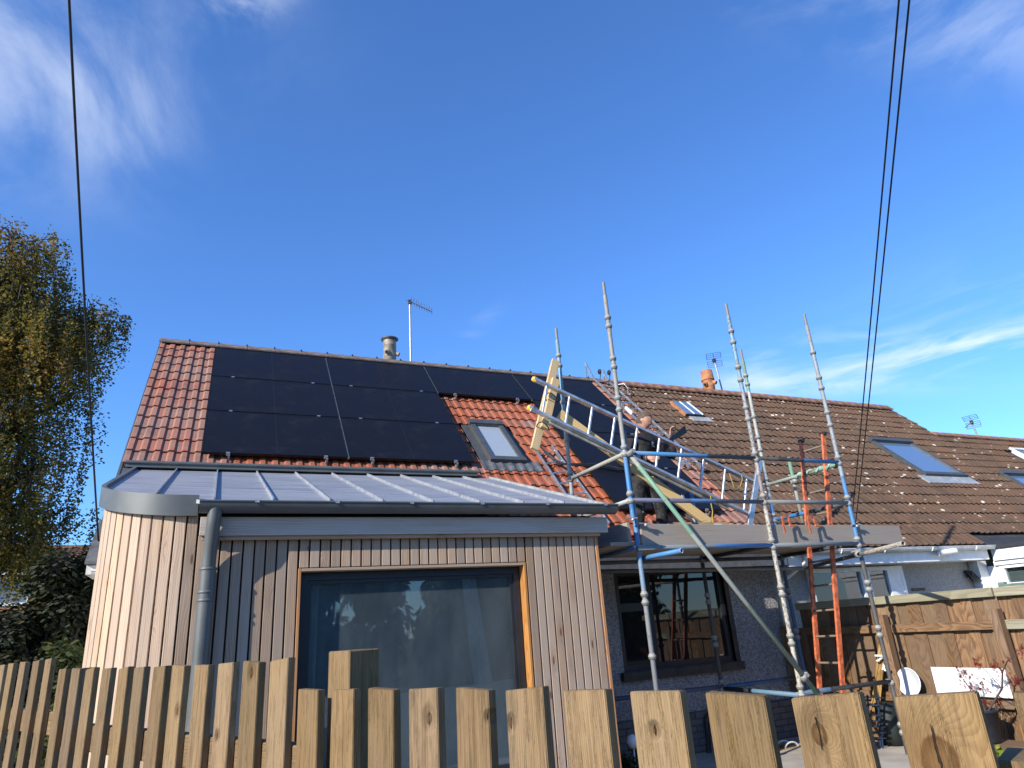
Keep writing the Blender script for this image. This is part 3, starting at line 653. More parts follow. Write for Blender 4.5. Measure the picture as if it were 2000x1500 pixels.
while x < 15.8:
    inst('ridge_tile', rm2, Matrix.Translation((x, APEX.y - .02, APEX.z + 0.07)) @ Matrix.Rotation(rr_.uniform(-.008, .008), 4, 'Z'), nbroof); x += 0.455
h3, h3roof = brownhouse('lower_house', 'brown tiled house whose ridge sits lower, beyond the stepped verge', 16.13, 23.3, 1.13, 5.42, 0.0, None, 290,
    lambda u, v: (u + TW > 16.0 and u < 17.0 and 3.1 < v < 4.3) or (u + TW > 18.2 and u < 18.8 and 1.9 < v < 2.7))
a3 = Rf(0, 1.13, TH); x = 15.95; rm3 = ridgemesh('ridge_tile', RIDGE_OLD, 0.46, 0.14, 0.03, 0.10)
while x < 22.8:
    inst('ridge_tile', rm3, Matrix.Translation((x, a3.y, a3.z + .07)), h3roof); x += 0.455
roofwindow(nb, BIGW[0], BIGW[1], BIGW[2], BIGW[3], -0.04, 0.07, VELUX, SKYLIGHT, 0.03)
mb = MB(); roofslab(mb, 13.10, 14.66, 3.22, 3.50, TH + .02, TH + .055); build('apron_flashing', mb, LEAD_PALE, nb)
mb = MB(); roofslab(mb, 8.76, 9.20, 0.56, 1.16, TH - .02, -0.05)
sk = build('roof_window', mb, TERRA, nb)
mb = MB(); roofslab(mb, 8.79, 9.19, 0.58, 1.15, -0.049, -0.040); build('pane', mb, SKYLIGHT, sk)
mb = MB(); roofslab(mb, 8.97, 8.995, 0.58, 1.15, -0.039, -0.03); roofslab(mb, 9.175, 9.205, 0.56, 1.16, -0.049, -0.028); build('glazing_bar', mb, WHITE_OLD, sk)
mb = MB(); roofslab(mb, 8.76, 9.20, 1.155, 1.185, TH, -0.045); build('sill', mb, BLACK, sk)
mb = MB(); roofslab(mb, 8.83, 9.33, 1.19, 1.38, TH + .03, TH + .058); build('apron_flashing', mb, LEAD_PALE, sk)
roofwindow(h3, 16.0, 17.1, 3.0, 4.2, -0.05, 0.07, VELUX, SKYLIGHT, 0.03); roofwindow(h3, 18.25, 18.9, 1.72, 2.6, -0.05, 0.06, WHITE_OLD, SKYLIGHT)
flue(nb, (10.33, 11.66, 6.44), 0.56, 0.135, TERRA, 'pot', ((-1.15, 0.26), (3.6, .22)))
# walls, fascia, white window with blinds
NX0, NX1, NZ0, NZ1 = 8.06, 10.05, 1.0, 2.15
mb = MB()
for (a, b, c, d) in ((7.36, NX0, 0, 2.42), (NX1, 16.0, 0, 2.42), (NX0, NX1, 0, NZ0), (NX0, NX1, NZ1, 2.42)): mb.box(a, b, 7.75, 8.0, c, d)
build('front_wall', mb, DASH_NB, nb)
mb = MB(); mb.box(16.0, 23, 7.75, 8, 0, 2.4); build('front_wall', mb, DASH_NB, h3)
for X, hh, av in ((15.86, nb, -0.29), (22.95, h3, 1.13)):
    ap = Rf(0, av, TH - .2); mb = MB(); mb.prism([(X, 7.8, 0), (X, 2 * ap.y - 7.8, 0), (X, 2 * ap.y - 7.8, 2.3), (X, ap.y, ap.z), (X, 7.8, 2.3)], (0.1, 0, 0)); build('gable_wall', mb, DASH_NB, hh)
wallbox('fascia', 7.42, 11.78, 7.405, 7.43, 2.175, 2.335, WHITE, nb); wallbox('soffit', 7.42, 11.78, 7.43, 7.75, 2.175, 2.19, WHITE_OLD, nb)
gt = halfgutter('gutter', 7.45, 11.86, 7.335, 2.385, 0.056, WHITE_OLD, nb)
for X in (8.35, 9.25, 10.3, 11.35):
    mb = MB(); n = 8
    for i in range(n): 
        a0 = math.pi + math.pi * i / n; a1 = math.pi + math.pi * (i + 1) / n
        mb.beam((X, 7.335 + .060 * math.cos(a0), 2.385 + .060 * math.sin(a0)), (X, 7.335 + .060 * math.cos(a1), 2.385 + .060 * math.sin(a1)), 0.02, 0.008, (1, 0, 0))
    build('bracket', mb, WHITE, gt)
mb = MB(); ring(mb, NX0, NX1, NZ0, NZ1, 7.70, 7.80, 0.06); mb.box(9.12, 9.30, 7.702, 7.79, NZ0 + .06, NZ1 - .06); mb.box(9.70, 9.99, 7.703, 7.79, NZ0 + .06, NZ1 - .06)
nw = build('window', mb, WHITE, nb)
for (a, b) in ((NX0 + .05, 9.13), (9.29, 9.71)):
    mb = MB(); mb.box(a, b, 7.742, 7.752, NZ0 + .05, NZ1 - .05); build('pane', mb, glassmat('blind_glass', trans=0.75) if 'blind_glass' not in MAT else MAT['blind_glass'], nw)
for k in range(44):
    mb = MB(); mb.box(NX0 + .06, 9.13, 7.80, 7.822, 2.085 - k * 0.025, 2.085 - k * 0.025 + 0.004, mat=None)
    if k < 30: build('blind_slat', MB().box(NX0 + .06, 9.12, 7.800, 7.806, 2.07 - k * 0.032, 2.07 - k * 0.032 + 0.026), plain('blind_grey', (0.30, 0.31, 0.31), 0.7), nw)
wallbox('room_backing', NX0, NX1, 8.1, 8.12, .9, 2.3, ROOMW, nb)
mb = MB(); mb.tube([(10.55, 7.41, 2.27), (10.55, 7.36, 2.29), (10.55, 7.33, 2.29)], 0.02, 8); mb.tube([(10.48, 7.33, 2.29), (10.78, 7.26, 2.31)], 0.045, 12); cc = build('security_camera', mb, WHITE, nb)
mb = MB(); mb.tube([(10.78, 7.26, 2.31), (10.80, 7.255, 2.311)], 0.03, 10); build('lens', mb, BLACK, cc)
mb = MB(); mb.prism([(11.52, 7.60, 1.86), (11.74, 7.60, 1.86), (11.70, 7.70, 2.02), (11.56, 7.70, 2.02)], (0, .05, .02)); mb.box(11.6, 11.66, 7.65, 7.76, 1.92, 1.98); build('flood_light', mb, BLACK, nb)
mb = MB(); mb.box(10.2, 10.5, 7.735, 7.76, 1.76, 1.80); build('wall_vent', mb, BLACK, nb)
# white porch in front of the neighbouring houses
po = thing('porch', (13.6, 6.4, 0), 'white flat-roofed porch with a dark felt edge beyond the slatted fence', 'porch')
mb = MB(); mb.box(11.88, 15.5, 4.9, 7.41, 2.15, 2.335); build('fascia', mb, WHITE, po)
mb = MB(); mb.box(11.92, 15.45, 4.95, 7.45, 2.075, 2.149); build('trim_band', mb, WHITE, po)
mb = MB(); mb.box(11.84, 15.55, 4.86, 7.44, 2.337, 2.39); mb.prism([(11.84, 7.40, 2.391), (11.84, 7.80, 2.66), (11.84, 7.80, 2.60), (11.84, 7.40, 2.35)], (4.0, 0, 0)); build('felt_roof', mb, plain('felt', (0.028, 0.03, 0.036), 0.85), po)
mb = MB(); mb.box(11.97, 12.1, 4.95, 7.70, 0, 1.74); mb.box(11.97, 12.1, 7.40, 7.70, 1.74, 2.074); build('side_wall', mb, WHITE, po)
mb = MB(); ring_y = [(7.40, 7.34), (6.60, 6.54)]
mb.box(11.95, 12.04, 7.335, 7.40, 1.74, 2.074); mb.box(11.95, 12.04, 6.54, 6.60, 1.74, 2.074); mb.box(11.951, 12.039, 6.60, 7.335, 2.02, 2.073); mb.box(11.951, 12.039, 6.60, 7.335, 1.741, 1.79); mb.box(11.95, 12.04, 4.95, 6.54, 1.74, 2.074)
pw_ = build('window', mb, WHITE, po)
mb = MB(); mb.box(11.985, 11.995, 6.59, 7.345, 1.785, 2.025); build('pane', mb, MAT['blind_glass'], pw_)
for k in range(8): build('blind_slat', MB().box(12.03, 12.036, 6.61, 7.33, 1.79 + k * .022, 1.79 + k * .022 + .017), plain('blind_grey', (0.30, 0.31, 0.31), 0.7), pw_)
mb = MB(); mb.box(11.74, 11.97, 7.60, 7.76, 0, 2.17); build('corner_post', mb, WHITE, po)

# ================================================================== timber-clad extension
EXY = 5.90
ext = thing('timber_extension', (1.5, 5.9, 0), 'larch-clad single-storey extension with a zinc roof, rounded corner and picture window', 'extension')
ZS = (3.62 - 2.70) / (8.68 - 5.75)
def zroof(y): return 2.70 + (y - 5.75) * ZS
CX, CY, CR = -0.20, 6.55, 0.65
mb = MB()
EW0, EW1, EZ0, EZ1 = 0.66, 2.70, 0.42, 2.185       # opening for the picture window
for (a, b, c, d) in ((CX, EW0, 0, 2.62), (EW1, 3.45, 0, 2.62), (EW0, EW1, 0, EZ0), (EW0, EW1, EZ1, 2.62)): mb.box(a, b, 5.935, 6.12, c, d)
mb.box(3.36, 3.45, 6.121, 7.70, 0, 2.6)
arc = [(CX + (CR - .035) * math.cos(math.pi * 1.5 - a), CY + (CR - .035) * math.sin(math.pi * 1.5 - a)) for a in [math.pi / 2 * i / 14 for i in range(15)]]
arc += [(CX - CR + .035, 7.7)]
arc_in = [(CX + (CR - .15) * math.cos(math.pi * 1.5 - a), CY + (CR - .15) * math.sin(math.pi * 1.5 - a)) for a in [math.pi / 2 * i / 14 for i in range(15)]] + [(CX - CR + .15, 7.7)]
for i in range(len(arc) - 1):
    (x0, y0), (x1, y1) = arc[i], arc[i + 1]; (p0, q0), (p1, q1) = arc_in[i], arc_in[i + 1]
    zt0, zt1 = zroof(y0) - .09, zroof(y1) - .09
    mb.add([(x0, y0, 0), (x1, y1, 0), (x1, y1, zt1), (x0, y0, zt0), (p0, q0, 0), (p1, q1, 0), (p1, q1, zt1), (p0, q0, zt0)], [(0, 1, 2, 3), (5, 4, 7, 6), (3, 2, 6, 7)])
ewall = build('wall', mb, plain('batten_dark', (0.045, 0.028, 0.018), 0.9), ext)
BW = 0.0853
def board(x, y, ang, z0, z1, wd=BW - .0135, th=0.026, mt=None):
    me_ = MB(); me_.box(-wd / 2, wd / 2, -th / 2, th / 2, 0, z1 - z0)
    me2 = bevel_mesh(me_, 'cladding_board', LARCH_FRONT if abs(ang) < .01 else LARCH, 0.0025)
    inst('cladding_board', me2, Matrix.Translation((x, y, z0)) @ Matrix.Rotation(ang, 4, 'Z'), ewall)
nr = 9; wr = (3.452 - EW1 - .004) / nr
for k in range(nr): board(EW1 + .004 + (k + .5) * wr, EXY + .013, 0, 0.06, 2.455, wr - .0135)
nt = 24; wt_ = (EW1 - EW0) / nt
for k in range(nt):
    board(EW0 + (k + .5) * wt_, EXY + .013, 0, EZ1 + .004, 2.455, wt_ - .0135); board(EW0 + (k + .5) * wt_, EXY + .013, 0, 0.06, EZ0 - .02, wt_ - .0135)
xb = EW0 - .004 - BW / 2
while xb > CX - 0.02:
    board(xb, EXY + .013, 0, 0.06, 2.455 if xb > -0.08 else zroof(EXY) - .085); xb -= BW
a = max(0.02, (CX - xb) / CR)
while a < math.pi / 2:
    ang = math.pi * 1.5 - a; yy = CY + (CR - .013) * math.sin(ang)
    board(CX + (CR - .013) * math.cos(ang), yy, -a, 0.06, zroof(yy) - .085); a += BW / CR
yy = CY + 0.04
while yy < 7.6: board(CX - CR + .013, yy, -math.pi / 2, 0.06, zroof(yy) - .09); yy += BW
yy = EXY + 0.05                                      # returning side, facing the scaffold
while yy < 7.6: board(3.463, yy, math.pi / 2, 0.06, 2.56); yy += BW
plank('corner_board', (3.479, EXY + .012, 0.06), (3.479, EXY + .012, 2.44), 0.03, 0.03, LARCH_FRESH, ewall)
# fascia beam, gutter, downpipe
plank('fascia_board', (-0.10, 5.835, 2.515), (3.575, 5.835, 2.515), 0.145, 0.05, LARCH_GREY, ext, hint=(0, 1, 0))
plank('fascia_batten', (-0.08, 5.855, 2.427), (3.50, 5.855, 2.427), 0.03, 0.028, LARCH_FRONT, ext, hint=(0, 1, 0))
gy_, gz_ = 5.735, 2.685
eg = halfgutter('gutter', -0.115, 3.625, gy_, gz_, 0.082, ZINC_DARK, ext, 0.009)
for X in (0.30, 0.92, 1.55, 2.2, 2.85, 3.48):
    mb = MB(); mb.box(X - .016, X + .016, gy_ - .094, gy_ - .080, gz_ - .012, gz_ + .014); mb.box(X - .012, X + .012, gy_ - .09, gy_ + .08, gz_ + .010, gz_ + .014); build('bracket', mb, ALU_DULL, eg)
mb = MB(); px, pr = -0.015, 0.055
mb.tube([(px + .015, 5.72, 2.64), (px + .012, 5.725, 2.56), (px + .008, 5.74, 2.48), (px + .004, 5.79, 2.36), (px, 5.815, 2.26), (px, 5.82, 2.16)], pr * 0.94, 16)
dp = build('downpipe', mb, ZINC_TRIM, ext)
mb = MB(); mb.tube([(px, 5.82, 2.18), (px, 5.82, 0.05)], pr * 1.06, 16); build('lower_pipe', mb, ZINC_TRIM, dp)
for zz in (2.19, 2.02, 1.96):
    mb = MB(); mb.lathe([(pr * 1.07, -.012), (pr * 1.17, -.006), (pr * 1.17, .006), (pr * 1.07, .012)], 16, Matrix.Translation((px, 5.82, zz))); build('collar', mb, ZINC_TRIM, dp)
# zinc roof: trays and standing seams
zr = MB(); zb = -.10
zr.add([(-0.75, 6.4, zroof(6.4) + zb), (3.40, 5.9, zroof(5.9) + zb), (3.40, 8.66, zroof(8.66) + zb), (-0.75, 8.66, zroof(8.66) + zb), (CX, 5.95, zroof(5.95) + zb)], [(4, 1, 2, 3, 0)])
zroofo = build('roof', zr, UNDER, ext)
seams = [-0.449, -0.012, 0.428, 0.878, 1.325, 1.775, 2.215, 2.655, 3.085]
edges = [-0.865] + seams + [3.49]
def front_y(x):
    if x >= CX + 0.06: return 5.745
    d = min(1.0, (CX - x) / (CR + .02)); return max(5.86, CY - (CR + .02) * math.sqrt(max(0, 1 - d * d)))
for x0, x1 in zip(edges[:-1], edges[1:]):
    n = 6 if x1 < 0.1 else 1; mb = MB(); vs = []
    for i in range(n + 1):
        xx = x0 + (x1 - x0) * i / n; yf = front_y(xx)
        vs += [(xx, yf, zroof(yf)), (xx, 8.70, zroof(8.70)), (xx, yf, zroof(yf) - .03)]
    mb.add(vs, [(3 * i, 3 * i + 3, 3 * i + 4, 3 * i + 1) for i in range(n)] + [(3 * i, 3 * i + 2, 3 * i + 5, 3 * i + 3) for i in range(n)]); build('zinc_tray', mb, ZINC, zroofo)
for x0 in seams:
    yf = front_y(x0) + .01; mb = MB(); mb.beam((x0, yf, zroof(yf) + .014), (x0, 8.69, zroof(8.69) + .014), 0.012, 0.030, (0, 0, 1)); build('standing_seam', mb, ZINC, zroofo)
mb = MB(); mb.beam((3.495, 5.70, zroof(5.70) - .01), (3.495, 8.66, zroof(8.66) - .01), 0.03, 0.07, (0, 0, 1)); build('verge_cap', mb, plain('verge_zinc', (0.36, 0.37, 0.35), 0.5, 0.3), zroofo)
# parapet band round the curved corner
mb = MB(); pts = []
for i in range(25): an = math.pi * 1.5 - math.pi / 2 * i / 24; pts.append((CX + (CR + .045) * math.cos(an), CY + (CR + .045) * math.sin(an)))
pts = [(-0.125, CY - CR - .045)] + pts + [(CX - CR - .045, 8.70)]
vs = []
for (xx, yy) in pts:
    dx, dy = (CX - xx, CY - yy) if yy < CY and xx < CX else ((0, 1) if yy < CY else (1, 0)); L_ = math.hypot(dx, dy); dx, dy = dx / L_ * .035, dy / L_ * .035
    zt = zroof(max(yy, 5.86)) + .035; zb_ = zt - .165
    vs += [(xx, yy, zb_), (xx, yy, zt), (xx + dx, yy + dy, zt), (xx + dx, yy + dy, zb_)]
for (j0, sm_) in ((0, True), (1, False), (2, True), (3, False)):
    j1 = (j0 + 1) % 4; ve = []
    for i in range(len(pts)): ve += [vs[4 * i + j0], vs[4 * i + j1]]
    mb.add(ve, [(2 * i, 2 * i + 2, 2 * i + 3, 2 * i + 1) for i in range(len(pts) - 1)], 0, sm_)
mb.add(vs[:4], [(0, 1, 2, 3)])
build('parapet', mb, ZINC_TRIM, ext)
# eaves flashing where the zinc meets the tiles
mb = MB(); mb.box(-0.98, 3.30, 8.60, 8.78, 3.63, 3.70); mb.tube([(-0.98, 8.60, 3.685), (3.30, 8.60, 3.685)], 0.022, 8); build('box_gutter', mb, ZINC_TRIM, ext)
mb = MB(); mb.prism([(-1.0, 8.62, 3.62), (-1.0, 8.62, 3.44), (-1.0, 8.05, 3.13), (-1.0, 8.05, 3.20)], (0.14, 0, 0)); build('corner_flashing', mb, ZINC_DARK, ext)
# picture window
mb = MB(); ring(mb, EW0 + .03, EW1 - .035, EZ0 + .02, EZ1 - .03, 6.00, 6.09, 0.06); pwin = build('window', mb, FRAME_DK, ext)
mb = MB(); ring(mb, EW0 + .091, EW1 - .096, EZ0 + .081, EZ1 - .091, 6.015, 6.075, 0.03); build('sash', mb, FRAME_DK, pwin)
mb = MB(); mb.box(EW0 + .115, EW1 - .120, 6.035, 6.047, EZ0 + .105, EZ1 - .115); build('pane', mb, PANE_BIG, pwin)
plank('reveal', (EW0 + .012, 5.955, EZ0), (EW0 + .012, 5.955, EZ1), 0.024, 0.115, LARCH_FRESH, pwin, hint=(0, 1, 0)); plank('reveal', (EW1 - .014, 5.955, EZ0), (EW1 - .014, 5.955, EZ1), 0.024, 0.115, LARCH_FRESH, pwin, hint=(0, 1, 0))
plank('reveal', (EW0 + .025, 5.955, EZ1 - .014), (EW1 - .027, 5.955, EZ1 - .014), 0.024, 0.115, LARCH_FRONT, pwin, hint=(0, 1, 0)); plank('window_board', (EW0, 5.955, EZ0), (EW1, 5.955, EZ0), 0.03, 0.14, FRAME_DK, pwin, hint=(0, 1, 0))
# room behind it
mb = MB(); mb.add([(-.1, 6.13, .1), (3.3, 6.13, .1), (3.3, 7.6, .1), (-.1, 7.6, .1), (-.1, 6.13, 2.5), (3.3, 6.13, 2.5), (3.3, 7.6, 2.5), (-.1, 7.6, 2.5)], [(3, 2, 6, 7), (0, 3, 7, 4), (2, 1, 5, 6), (4, 7, 6, 5), (0, 1, 2, 3)]); build('room', mb, ROOMW, ext)
def curtain(label, x0t, x1t, x0b, x1b, y, z0, z1, folds, amp=0.02):
    mb = MB(); n = folds * 8; vs = []
    for z, a, b in ((z1, x0t, x1t), ((z0 + z1) / 2, (x0t * .6 + x0b * .4), (x1t * .55 + x1b * .45)), (z0, x0b, x1b)):
        for i in range(n + 1):
            t = i / n; vs.append((a + (b - a) * t, y + amp * math.sin(t * folds * 2 * math.pi) + .4 * amp * math.sin(t * 5.1), z))
    mb.add(vs, [(j * (n + 1) + i, j * (n + 1) + i + 1, (j + 1) * (n + 1) + i + 1, (j + 1) * (n + 1) + i) for j in range(2) for i in range(n)], 0, True)
    return tag(build('curtain', mb, CLOTH), label, 'curtain')
curtain('white curtain drawn to the edge of the picture window beside the orange timber reveal', 2.14, 2.27, 2.30, 2.50, 6.13, 0.5, 2.12, 3, .012)
curtain('sheer white curtain hanging close against the window jamb by the downpipe', 0.74, 0.86, 0.72, 0.84, 6.13, 0.45, 2.12, 2, .012)
mb = MB(); n = 90; vs = []
for z in (2.10, 0.5):
    for i in range(n + 1): t_ = i / n; vs.append((.80 + 1.42 * t_, 6.20 + .014 * math.sin(t_ * 60) + .010 * math.sin(t_ * 23), z))
mb.add(vs, [(i, i + 1, n + 2 + i, n + 1 + i) for i in range(n)], 0, True); tag(build('net_curtain', mb, plain('net_grey', (.20, .235, .25), .9, var=.15, scale=3)), 'grey-green net drawn across the middle of the picture window', 'curtain')
mb = MB(); q = [onY(700, 1366, 6.11), onY(1010, 1325, 6.11), onY(1012, 1490, 6.11), onY(690, 1520, 6.11)]; mb.prism(q, (0, .012, 0)); tag(build('plastic_sheet', mb, FILM), 'pale blue protective sheet leaning inside the foot of the picture window', 'sheet')

# ================================================================== solar panels
PW, PH, PG = 1.762, 1.134, 0.02
pc = [0, PW + PG / 2 + .01, 2 * PW + 1.5 * PG + .01, 3 * PW + 2.5 * PG + .01]; prw = [0, PH + PG, 2 * (PH + PG), 3 * (PH + PG)]
def boxl(mb, x0, x1, y0, y1, z0, z1): mb.box(x0, x1, y0, y1, z0, z1)
pf = MB(); ft = 0.014
boxl(pf, 0, ft, -PH, 0, -.035, 0); boxl(pf, PW - ft, PW, -PH, 0, -.035, 0); boxl(pf, ft, PW - ft, -ft, -.0005, -.035, -.0003); boxl(pf, ft, PW - ft, -PH + .0005, -PH + ft, -.035, -.0003)
pfm = pf.mesh('frame'); setmats(pfm, PVFRAME)
pg_ = MB(); boxl(pg_, ft * .9, PW - ft * .9, -PH + ft * .9, -ft * .9, -.012, -.0025); pgm = pg_.mesh('glass'); setmats(pgm, PV)
ps_ = MB(); boxl(ps_, PW / 2 - .006, PW / 2 + .006, -PH + ft, -ft, -.0024, -.0012); psm = ps_.mesh('centre_seam'); setmats(psm, PVMID)
cl = MB(); boxl(cl, -.022, .022, -.016, .016, -.03, .006); clm = cl.mesh('clamp'); setmats(clm, ALU)
names = {0: 'outermost', 1: 'second', 2: 'third', 3: 'last'}; rown = {0: 'ridge', 1: 'second', 2: 'third', 3: 'lowest'}
def plabel(c, r):
    if c == 2: return 'lone black solar panel of the ridge row above the roof window'
    if c == 3: return {0: 'black solar panel at the ridge beside the hooked roof ladder', 1: 'black solar panel second below the ridge in the four-panel column', 2: 'black solar panel third below the ridge in the four-panel column', 3: 'black solar panel lowest in the four-panel column, behind the scaffold'}[r]
    side = 'next to the red tile verge' if c == 0 else 'second from the red tile verge'
    return 'black solar panel in the %s row, %s' % ({0: 'ridge', 1: 'middle', 2: 'bottom'}[r], side)
cells = [(c, r) for c in (0, 1) for r in (0, 1, 2)] + [(2, 0)] + [(3, r) for r in range(4)]
for (c, r) in cells:
    u0, v0 = pc[c], prw[r]; m_ = rmat(u0, v0, 0.0)
    t_ = bpy.data.objects.new('solar_panel', None); t_.empty_display_size = .2; link(t_, m_); tag(t_, plabel(c, r), 'solar panel', 'solar panels on the red roof')
    inst('frame', pfm, m_, t_); inst('glass', pgm, m_, t_); inst('centre_seam', psm, m_, t_)
    for fx in (0.17, 0.84):
        inst('clamp', clm, m_ @ Matrix.Translation((PW * fx, -PH - .01, 0)), t_)
        rl = MB(); rl.box(-.02, .02, -PH - .005, 0.004, -.085, -.036); rlm = rl.mesh('rail'); setmats(rlm, PVFRAME); inst('rail', rlm, m_ @ Matrix.Translation((PW * fx, 0, 0)), t_)
        if (c, r + 1) not in cells:
            hk = MB(); hk.box(-.012, .012, -.05, .02, -.075, -.060); hk.box(-.012, .012, -.055, -.045, -.115, .004); hkm = hk.mesh('roof_hook'); setmats(hkm, ALU_DULL); inst('roof_hook', hkm, m_ @ Matrix.Translation((PW * fx + .01, -PH - .02, 0)), t_)
    if c in (0, 1) or (c == 2):
        gs = MB(); gs.box(PW + .002, PW + .022, -PH - .018, 0, -.03, -.008); gsm = gs.mesh('gap_strip'); setmats(gsm, PANEL_GAP)
        if (c + 1, r) in cells or c == 0: inst('gap_strip', gsm, m_, t_)

# ================================================================== scaffold
FY, BY = 5.95, 7.20
XA, XB, XC = 3.975, 5.78, 7.12
TR = 0.0242
sc = thing('scaffold', (5.5, 6.5, 0), 'tube scaffold in chipped blue and grey paint standing at the eaves', 'scaffold')
cupm = MB(); cupm.lathe([(TR, -.028), (TR + .008, -.026), (TR + .015, -.002), (TR + .016, .010), (TR + .007, .014), (TR + .007, .026), (TR, .03)], 14); CUPM = tubemat('cup_metal', [(0, GALV), (0.5, (0.36, 0.35, 0.32))], 0.4)
cup_me = cupm.mesh('cup'); setmats(cup_me, CUPM)
def standard(x, y, z0, z1, stops, name, spigot=True, cups=None, wear=0.4):
    m_ = tubemat('tube_' + name, stops, wear)
    s = pole('standard', (x, y, z0), (x, y, z1), TR, m_, sc, 14, not spigot)
    if spigot: pole('spigot', (x, y, z1), (x, y, z1 + .17), TR * .80, tubemat('spigot_metal', [(0, GALV)], .3), s)
    zz = 0.29
    while zz < z1 - .1:
        if zz > z0 + .05:
            inst('cup', cup_me, Matrix.Translation((x, y, zz - .03)), s)
            if rnd.random() < .85: inst('cup', cup_me, Matrix.Translation((x, y, zz + .05 + (rnd.uniform(.02, .12) if zz > 3.4 else 0))) @ Matrix.Rotation(rnd.random(), 4, 'Z'), s)
        zz += 0.503
    return s
standard(XA, FY, 2.58, 5.18, [(0, BLUE), (.27, (.36, .40, .42)), (.33, (.30, .29, .26))], 'front_a_up')
standard(XA + .06, FY + .06, 0.02, 3.62, [(0, (.25, .27, .28)), (.52, (.16, .27, .38)), (.60, BLUE), (.80, (.09, .095, .10))], 'front_a_low', False)
standard(XB, FY, 0.02, 5.15, [(0, CREAM), (.36, (.50, .47, .42)), (.52, (.30, .24, .24)), (.60, (.42, .40, .40)), (.66, (.33, .34, .34)), (.80, SKYB)], 'front_b', wear=.65)
standard(XC, FY, 0.02, 5.18, [(0, (.05, .052, .056)), (.40, BLUE), (.60, (.28, .38, .44)), (.66, (.30, .34, .36))], 'front_c', wear=.45)
standard(XA, BY, 0.02, 5.15, [(0, (.16, .3, .42)), (.585, BLUE), (.60, (.33, .34, .33)), (.80, SKYB)], 'back_a')
standard(XB - .01, BY, 0.02, 3.2, [(0, BLACKP), (.72, (.10, .26, .46))], 'back_b', False)
standard(XC - .01, BY, 0.02, 5.18, [(0, DKBLUE), (.50, BLUE), (.585, (.45, .47, .42)), (.9, MINT)], 'back_c')
def ledger(name, a, b, stops, key, r=TR, wear=.35, lug=True):
    o_ = pole(name, a, b, r, tubemat('tube_' + key, stops, wear), sc, 12, True)
    if lug:
        for p, q in ((Vector(a), Vector(b)), (Vector(b), Vector(a))):
            d = (q - p).normalized(); k = MB(); k.beam(p + d * .015, p + d * .06, .03, .055, (0, 0, 1) if abs(d.z) < .9 else (1, 0, 0)); build('wedge_end', k, CUPM, o_)
    return o_
Z1, Z2, Z3 = 3.30, 2.79, 2.30
ledger('ledger', (XA, FY, Z1), (XB, FY, Z1 + .005), [(0, BLUE), (.60, BLACKP)], 'l1a'); ledger('ledger', (XB, FY, Z1 + .005), (XC, FY, Z1), [(0, BLACKP), (.55, BLUE)], 'l1b')
ledger('ledger', (XA, FY, Z2), (XB, FY, Z2), [(0, PURP), (.42, (.07, .20, .46)), (.60, (.13, .10, .12))], 'l2a'); ledger('ledger', (XB, FY, Z2), (XC, FY, Z2), [(0, (.22, .23, .23))], 'l2b')
ledger('ledger', (XA, FY, Z3), (XB, FY, Z3), [(0, (.17, .22, .26)), (.55, BLUE)], 'l3a'); ledger('ledger', (XB, FY, Z3), (XC, FY, Z3), [(0, (.17, .20, .22))], 'l3b')
ledger('ledger', (XA, BY, Z3 - .02), (XB, BY, Z3 - .02), [(0, (.13, .14, .14))], 'l3c'); ledger('ledger', (XB, BY, Z3 - .02), (XC, BY, Z3 - .02), [(0, BLACKP)], 'l3d')
ledger('transom', (XA, BY, Z1 - .01), (XA, FY, Z1 - .01), [(0, (.40, .39, .33)), (.6, (.36, .34, .26))], 'tr1'); ledger('transom', (XA, BY, Z2), (XA, FY, Z2), [(0, (.42, .42, .37))], 'tr2')
ledger('transom', (XA, BY, Z3), (XA, FY, Z3), [(0, DKBLUE)], 'tr3'); ledger('transom', (XB, BY, Z3), (XB, FY, Z3), [(0, BLACKP)], 'tr4')
ledger('transom', (XC, BY, Z1 - .02), (XC, FY, Z1 - .02), [(0, (.40, .46, .38)), (.45, MINT)], 'tr5'); ledger('transom', (XC, BY, Z2), (XC, FY, Z2), [(0, BLUE), (.5, BLACKP)], 'tr6'); ledger('transom', (XC, BY, Z3), (XC, FY, Z3), [(0, BLACKP)], 'tr7')
ledger('ledger', (XA, BY, .80), (XB, BY, .795), [(0, (.05, .085, .16))], 'b1'); ledger('ledger', (XB, BY, .79), (XC, BY, .79), [(0, DKBLUE), (.7, BLACKP)], 'b2'); ledger('ledger', (XB, FY, .78), (XC, FY, .78), [(0, (.06, .12, .2)), (.3, BLACKP)], 'b3')
ledger('transom', (XB, BY, .775), (XB, FY, .76), [(0, BLACKP), (.4, (.10, .22, .32))], 'b4'); ledger('ledger', (XA, FY, .80), (XB, FY, .80), [(0, GALV)], 'b5') if False else None
br = ledger('brace', (XA + .01, FY - .05, Z1 - .01), (5.99, FY - .055, 0.70), [(0, (.30, .31, .27)), (.05, MINT), (.33, (.33, .36, .32)), (.62, (.20, .27, .20)), (.93, (.10, .30, .17))], 'brace', lug=False)
def coupler(p, d1, mat=CUPM):
    k = MB(); m_ = frame(p, Vector(p) + Vector(d1)); k.lathe([(TR, -.03), (TR + .014, -.028), (TR + .014, .028), (TR, .03)], 10, m_); k.box(-.03, .03, TR, TR + .035, -.022, .022, 0, m_); k.tube([m_ @ Vector((.035, TR + .01, 0)), m_ @ Vector((.075, TR + .01, 0))], .008, 6)
    return build('coupler', k, mat, sc)
coupler((XA + .03, FY - .05, Z1 - .02), (.6, 0, -.8)); coupler((5.80, FY - .055, .93), (.6, 0, -.8))
ledger('putlog_tube', (XA + .12, FY + .18, 2.205), (4.185, 5.50, 2.215), [(0, BLUE)], 'putlog', r=.0242, lug=False)
